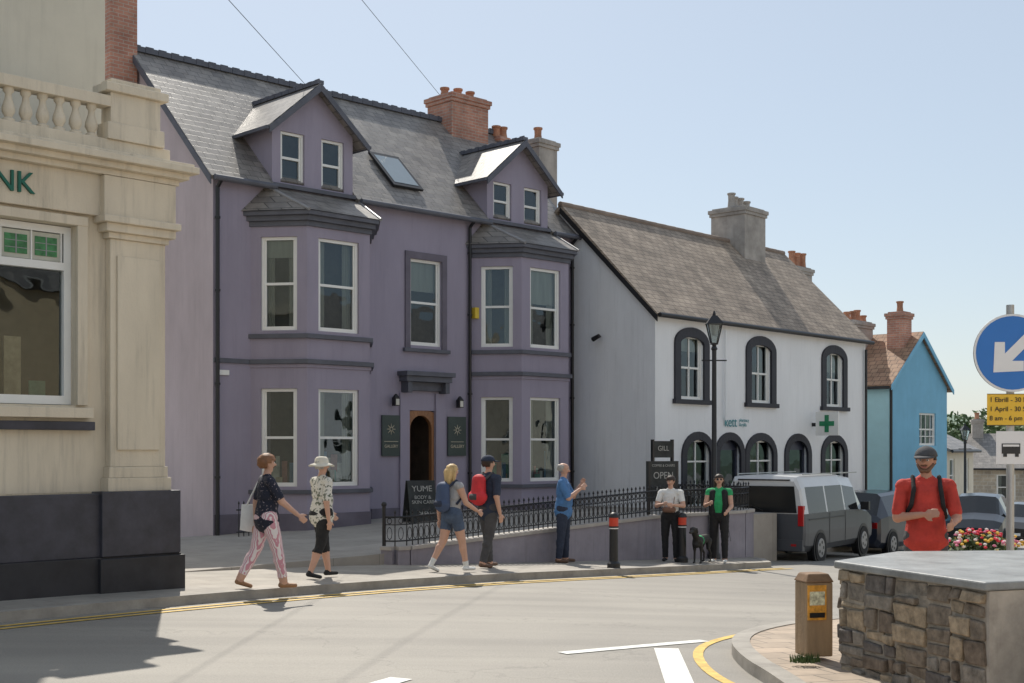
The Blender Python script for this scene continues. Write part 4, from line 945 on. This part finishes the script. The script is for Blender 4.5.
    for sd in(-1,1):
        c=HP(sd*.018,.0485,.004); fm.ell(c,(.009*H*.9,.006*H,.005*H),ew,10,6); c=HP(sd*.018,.0535,.004); fm.ell(c,(.0035*H,.002*H,.0038*H),ed,8,6)
        a=HP(sd*.009,.052,.014); b=HP(sd*.028,.047,.014); fm.cap(a,b,.0025*H,.002*H,M.get('hair',ed))
    fm.cap(HP(-.011,.0475,-.032),HP(.011,.0475,-.032),.0035*H,.0035*H,lip)
    if M.get('beard'):
        for sd in(-1,1): fm.cap(HP(sd*.036,.012,-.022),HP(sd*.014,.034,-.052),.011*H,.013*H,M['beard'])
        fm.cap(HP(-.012,.040,-.05),HP(.012,.040,-.05),.011*H,.011*H,M['beard']); fm.cap(HP(-.014,.051,-.0235),HP(.014,.051,-.0235),.004*H,.004*H,M['beard'])
    fm.obj('face',E_,smooth=80)
    if M.get('hair'):
        hm=MB(); n,k=28,18; st_=M.get('hairstyle','short'); vs=[]
        for j in range(k+1):
            ph=math.pi*j/k
            for i in range(n):
                t=2*math.pi*i/n; x,y,z=math.sin(ph)*math.cos(t),math.sin(ph)*math.sin(t),math.cos(ph)
                q=1+.09*noise.noise(Vector((x*4,y*4,z*4)))+.07*noise.noise(Vector((x*11,y*11,z*5)))
                vol=M.get('vol',1.0)
                vs.append(HP(x*.053*q*vol,-.006+y*.062*q*vol,.012+z*.056*q*vol))
        fs=[]
        for j in range(k):
            for i in range(n):
                ph=math.pi*(j+.5)/k; t=2*math.pi*(i+.5)/n; y=math.sin(ph)*math.sin(t); z=math.cos(ph)
                lim=.25 if y>.35 else (-.1 if y>0 else -.75)
                if st_=='bald':
                    lim=-.6 if y<.2 else 2
                    if z>.45: continue
                if z<lim: continue
                fs.append((j*n+i,(j+1)*n+i,(j+1)*n+(i+1)%n,j*n+(i+1)%n))
        hm.mesh(vs,fs,M['hair'])
        if st_=='long':
            hm.cap(HP(0,-.04,-.01),HP(0,-.05,-.11),.045*H,.028*H,M['hair'],1.25,16)
            for sd in(-1,1): hm.cap(HP(sd*.044,-.015,.0),HP(sd*.045,-.02,-.085),.02*H,.012*H,M['hair'])
        if st_=='pony': hm.cap(HP(0,-.065,.0),HP(0,-.075,-.08),.02*H,.012*H,M['hair'])
        o=hm.obj('hair',E_,smooth=80); so=o.modifiers.new('s','SOLIDIFY'); so.thickness=.008
    if extras: extras(E_,H,T,HP,hands)
    return E_
def backpack(m,m2,s=1):
    def f(E_,H,T,HP,hands):
        g_=Fig('backpack')
        g_.cap(T(-.05*H*s,-.12*H,.10*H),T(.05*H*s,-.12*H,.10*H),.05*H*s,.05*H*s,'a'); g_.cap(T(0,-.11*H,.08*H),T(0,-.105*H,.25*H),.06*H,.052*H,'a',1.45); g_.cap(T(-.03*H,-.16*H,.10*H),T(.03*H,-.16*H,.10*H),.028*H,.028*H,'b'); g_.cap(T(0,-.095*H,.27*H),T(0,-.06*H,.30*H),.02*H,.012*H,'b')
        for sd in(-1,1):
            pts=[T(sd*.06*H,-.075*H,.26*H),T(sd*.066*H,-.0*H,.31*H),T(sd*.066*H,.062*H,.25*H),T(sd*.078*H,.064*H,.17*H),T(sd*.1*H,-.02*H,.10*H)]
            for a,b in zip(pts,pts[1:]): g_.cap(a,b,.013*H,.013*H,'b')
        g_.finish(E_,lambda l,t,c:m if l=='a' else m2,.011)
    return f
def cap_hat(m,visor=True):
    def f(E_,H,T,HP,hands):
        hm=MB(); n=20; vs=[]
        for j in range(7):
            ph=math.pi/2*j/6
            for i in range(n):
                t=2*math.pi*i/n; vs.append(HP(math.sin(ph)*math.cos(t)*.058,-.004+math.sin(ph)*math.sin(t)*.067,.020+math.cos(ph)*.056))
        hm.mesh(vs,[(j*n+i,(j+1)*n+i,(j+1)*n+(i+1)%n,j*n+(i+1)%n) for j in range(6) for i in range(n)],m)
        a=[HP(.05*math.cos(t),.03+.03*math.sin(t),.024) for t in [math.pi*i/8 for i in range(9)]]; b=[HP(.048*math.cos(t),.045+.065*math.sin(t),.014) for t in [math.pi*i/8 for i in range(9)]]
        hm.mesh(a+b,[(i,i+1,10+i,9+i) for i in range(8)],m)
        o=hm.obj('cap',E_,smooth=60); so=o.modifiers.new('s','SOLIDIFY'); so.thickness=.006
    return f
def sun_hat(m):
    def f(E_,H,T,HP,hands):
        hm=MB(); n=24; prof=[(.01,.075),(.035,.072),(.05,.055),(.055,.028),(.058,.018),(.08,.008),(.1,-.003)]; vs=[]
        for r_,z in prof:
            for i in range(n): t=2*math.pi*i/n; vs.append(HP(r_*math.cos(t),-.003+r_*1.1*math.sin(t),z+.006*math.sin(3*t)*(r_>.07)))
        k=len(prof); hm.mesh(vs,[(j*n+i,(j+1)*n+i,(j+1)*n+(i+1)%n,j*n+(i+1)%n) for j in range(k-1) for i in range(n)]+[tuple(range(n))],m)
        o=hm.obj('sun_hat',E_,smooth=60); so=o.modifiers.new('s','SOLIDIFY'); so.thickness=.005
    return f
def combo(*fs):
    def f(*a):
        for q in fs: q(*a)
    return f
def tote(m,side=-1):
    def f(E_,H,T,HP,hands):
        # soft cloth bag hanging from the shoulder: rounded slab that sags at the bottom
        b=MB(); x=side*.155*H; n=9; k=8; fr_=[];bk_=[]
        for j in range(k):
            v=j/(k-1)
            for i in range(n):
                u_=i/(n-1); y=(-.15+.20*u_)*H*(1+.08*(1-v)); z=(-.10+.19*v)*H-.018*H*math.sin(math.pi*u_)*(1-v)
                th_=(.045*math.sin(math.pi*u_)**.5*(math.sin(math.pi*min(1,v*.9+.08))**.6)+.003)*H*(1-.35*v)
                w_=.006*noise.noise(Vector((u_*5,v*6,1)))
                fr_.append(T(x+side*(th_+w_),y,z)); bk_.append(T(x-side*(th_*.5+w_),y,z))
        q=[(j*n+i,j*n+i+1,(j+1)*n+i+1,(j+1)*n+i) for j in range(k-1) for i in range(n-1)]
        N0=n*k
        rim_=[i for i in range(n)]+[j*n+n-1 for j in range(1,k)]+[(k-1)*n+i for i in range(n-2,-1,-1)]+[j*n for j in range(k-2,0,-1)]
        sidef=[(rim_[i],rim_[(i+1)%len(rim_)],N0+rim_[(i+1)%len(rim_)],N0+rim_[i]) for i in range(len(rim_))]
        b.mesh(fr_+bk_,q+[tuple(N0+t for t in reversed(f_)) for f_ in q]+sidef,m)
        for y in(-.11,.01): b.cap(T(x,y*H,.085*H),T(side*.125*H,-.01*H,.30*H),.007*H,.007*H,m)
        b.obj('tote_bag',E_,smooth=80)
    return f
ST=(.76,.65)
hb=lambda n,c:mat(n,c,.6,.4,14,streak=.2)
auburn=hb('auburn_hair',(.24,.11,.05)); grey=hb('grey_hair',(.42,.40,.37)); blond=hb('blonde_hair',(.58,.40,.18)); dkh=hb('dark_hair',(.04,.025,.018)); beard=hb('brown_beard',(.16,.08,.045))
navt=patmat('navy_floral_top',(.015,.018,.035),(.30,.25,.27),42,.66); leaf=patmat('leaf_print_top',(.68,.66,.60),(.14,.16,.12),26,.57)
strp=stripemat('pink_striped_trousers',(.76,.70,.70),(.58,.28,.34),110)
blackc=mat('black_cloth',(.02,.02,.022),.9,.3,8,.3,90); whitec=mat('white_cloth',(.72,.72,.70),.9,.12,6,.3,60); denim=mat('denim',(.07,.10,.16),.9,.25,12,.3,90); navyc=mat('navy_cloth',(.03,.04,.07),.9,.25,8,.3,80)
bluec=mat('blue_polo',(.08,.20,.42),.9,.2,6,.3,60); greyc=mat('grey_top',(.38,.38,.39),.9,.2,6,.3,60); redc=mat('red_shirt',(.52,.05,.035),.85,.25,6,.5,30); redbp=mat('red_backpack_cloth',(.60,.03,.04),.7,.2,6); dgrey=mat('dark_grey_cloth',(.07,.07,.075),.9,.2,8,.3,60)
greenc=mat('green_top',(.03,.36,.13),.85,.2,6); tan=mat('tan_leather',(.3,.16,.08),.6,.2); brownc=mat('brown_shoe',(.14,.08,.05),.6,.2); hatm=mat('cream_hat',(.68,.64,.54),.9,.1,8)
person('walking_woman',(-3.0,15.9),(.90,.42),1.66,[(-15,14,1),(15,4,1)],[(-15,10,12,0),(28,8,22,-3)],dict(skin=skin,top=navt,bottom=strp,shoe=tan,hair=auburn,hem=1,vol=1.14),sleeve=.75,leg=1.85,extras=tote(whitec,-1),hips=1.1,belly=.5,yaw=-5)
person('walking_woman',(-2.58,17.6),(.8,.6),1.64,[(14,5,1),(-9,14,1)],[(14,10,30,10),(-12,10,20,0)],dict(skin=skin,top=leaf,bottom=blackc,shoe=blackc,hair=grey,hem=1),sleeve=.85,leg=1.35,extras=sun_hat(hatm),hips=1.14,belly=.6,wide=1.06)
person('walking_woman',(-.89,19.3),ST,1.62,[(-13,20,1),(16,4,1)],[(-18,8,20,0),(20,8,40,0)],dict(skin=skin,top=greyc,bottom=denim,shoe=whitec,hair=blond,hairstyle='long',sock=whitec),sleeve=.12,leg=.6,extras=backpack(mat('navy_backpack',(.05,.08,.16),.7,.2),navyc,.9),hips=1.05)
person('walking_man',(-.38,20.6),ST,1.78,[(10,4,1),(-8,10,1)],[(12,9,35,0),(-10,9,25,0)],dict(skin=skin,top=navyc,bottom=dgrey,shoe=brownc,hair=dkh,hem=1),sleeve=.8,leg=2,extras=combo(backpack(redbp,dgrey,1.1),cap_hat(navyc)),wide=1.14,hips=1.08,yaw=-10)
person('standing_man',(.9,22.8),(.85,-.15),1.76,[(3,3,2),(-3,2,2)],[(28,12,118,18),(25,5,105,25)],dict(skin=skin,top=bluec,bottom=navyc,shoe=brownc,hair=grey,hairstyle='bald',hem=1),sleeve=.85,leg=2,wide=1.16,belly=1.0,hips=1.08,pitch=-8)
def handbag(E_,H,T,HP,hands):
    m=mat('handbag_leather',(.22,.12,.08),.6,.2); b=MB(); b.cap(T(-.04*H,.12*H,.07*H),T(.05*H,.12*H,.07*H),.035*H,.035*H,m); b.cap(T(-.04*H,.12*H,.1*H),T(-.06*H,.0,.3*H),.006,.006,m); b.obj('handbag',E_,smooth=60)
person('standing_woman',(2.98,24.4),(-.25,-1),1.62,[(3,3,2),(-3,4,3)],[(22,14,75,40),(22,14,80,35)],dict(skin=skin,top=whitec,bottom=blackc,shoe=blackc,hair=dkh,hairstyle='pony'),sleeve=.6,leg=2,extras=handbag,yaw=-25,pitch=-14,hips=1.05)
def vest(E_,H,T,HP,hands):
    b=MB()
    for sd in(-1,1): b.cap(T(sd*.07*H,.035*H,.02*H),T(sd*.065*H,.03*H,.25*H),.044*H,.04*H,blackc)
    b.cap(T(0,-.03*H,.02*H),T(0,-.025*H,.25*H),.062*H,.055*H,blackc,1.5)
    for sd in(-1,1): b.ell(HP(sd*.018,.05,.005),(.014*H,.006*H,.011*H),black,10,6)
    b.cyl(hands[0],(hands[0].x-.12,hands[0].y+.25,.45),.004,.004,black,5); b.obj('vest_and_sunglasses',E_,smooth=60)
person('standing_woman',(3.92,24.6),(-.3,-1),1.68,[(3,3,3),(-2,3,3)],[(14,10,55,10),(18,12,85,25)],dict(skin=skin,top=greenc,bottom=blackc,shoe=whitec,hair=dkh,hairstyle='long'),sleeve=.3,leg=2,extras=vest,yaw=10)
person('hiker_man',(3.82,12.0),(-.2,-1),1.78,[(3,3,2),(-3,4,2)],[(10,12,70,15),(8,10,95,50)],dict(skin=skin2,top=redc,bottom=dgrey,shoe=brownc,hair=dkh,hem=1,sock=dgrey,beard=beard),sleeve=.8,leg=.95,extras=combo(backpack(blackc,blackc,1.0),cap_hat(dgrey)),wide=1.02,yaw=-18,pitch=-3)
def dog(x,y,hd):
    E_=empty('black_dog',(x,y,g(x,y)+.1),math.atan2(-hd[0],hd[1])); f=Fig('body'); C_=f.cap
    C_((0,.16,.42),(0,.02,.43),.105,.1,'b'); C_((0,.0,.43),(0,-.24,.45),.095,.082,'b'); C_((0,.18,.40),(0,.2,.36),.085,.07,'b')
    C_((0,.22,.48),(0,.34,.60),.065,.055,'b'); C_((0,.36,.64),(0,.39,.64),.058,.052,'b'); C_((0,.42,.615),(0,.52,.595),.036,.026,'b'); C_((0,.53,.60),(0,.545,.602),.014,.012,'b')
    for sd in(-1,1):
        C_((sd*.06,.35,.66),(sd*.075,.34,.59),.018,.014,'b')
        C_((sd*.065,.17,.38),(sd*.065,.15,.25),.045,.03,'b'); C_((sd*.065,.15,.25),(sd*.065,.16,.06),.024,.019,'b'); C_((sd*.065,.16,.03),(sd*.065,.2,.022),.022,.02,'b')
        C_((sd*.06,-.24,.40),(sd*.07,-.18,.27),.065,.038,'b'); C_((sd*.07,-.18,.27),(sd*.065,-.31,.17),.032,.02,'b'); C_((sd*.065,-.31,.17),(sd*.065,-.29,.05),.019,.018,'b'); C_((sd*.065,-.29,.03),(sd*.065,-.24,.022),.021,.02,'b')
    C_((0,-.32,.48),(0,-.45,.42),.025,.018,'b'); C_((0,-.45,.42),(0,-.52,.32),.018,.01,'b')
    fur=mat('black_fur',(.018,.017,.016),.6,.3,20,.5,80)
    f.finish(E_,lambda l,t,c:greenc if (.08<c.y<.12 and c.z>.3) or (c.z>.50 and .12<c.y<.16) else fur,.01)
    b=MB()
    for sd in(-1,1): b.ell((sd*.03,.425,.655),(.008,.006,.008),mat('dog_eye',(.08,.04,.02),.1,.1),8,6)
    b.obj('eyes',E_)
dog(3.52,24.2,(-.5,-.85))
# ------------------------------------------------------------------ light, sky, camera
el=rad(48); azv=Vector((-.24,.971)).normalized(); rot=math.atan2(azv.x,azv.y)
w=bpy.data.worlds.new('World'); sc.world=w; w.use_nodes=True; nt=w.node_tree; bg=nt.nodes['Background']
sky=nt.nodes.new('ShaderNodeTexSky'); sky.sky_type='NISHITA'; sky.sun_disc=False; sky.sun_elevation=el; sky.sun_rotation=rot; sky.air_density=1.0; sky.dust_density=.9; sky.ozone_density=1.0; sky.altitude=50
SS=.13
mx=nt.nodes.new('ShaderNodeMix'); mx.data_type='RGBA'; mx.inputs['Factor'].default_value=.58; mx.inputs['B'].default_value=(.60/SS,.67/SS,.73/SS,1)
nt.links.new(sky.outputs[0],mx.inputs['A']); nt.links.new(mx.outputs['Result'],bg.inputs[0]); bg.inputs[1].default_value=SS
ld=bpy.data.lights.new('sun','SUN'); ld.energy=5; ld.angle=rad(.5); ld.color=(1,.94,.84)
lo=bpy.data.objects.new('sun',ld); sc.collection.objects.link(lo)
dirv=Vector((-azv.x*math.cos(el),-azv.y*math.cos(el),-math.sin(el))); lo.rotation_euler=dirv.to_track_quat('-Z','Y').to_euler(); lo.location=(-10,30,30)
cam=bpy.data.cameras.new('camera'); co=bpy.data.objects.new('camera',cam); sc.collection.objects.link(co)
co.location=(0,0,1.75); co.rotation_euler=(math.pi/2,0,0); cam.sensor_width=36; cam.lens=1300/1024*36; cam.shift_y=.106; cam.clip_start=.1; cam.clip_end=5000
sc.camera=co
sc.view_settings.view_transform='Standard'; sc.view_settings.look='None'; sc.view_settings.exposure=0
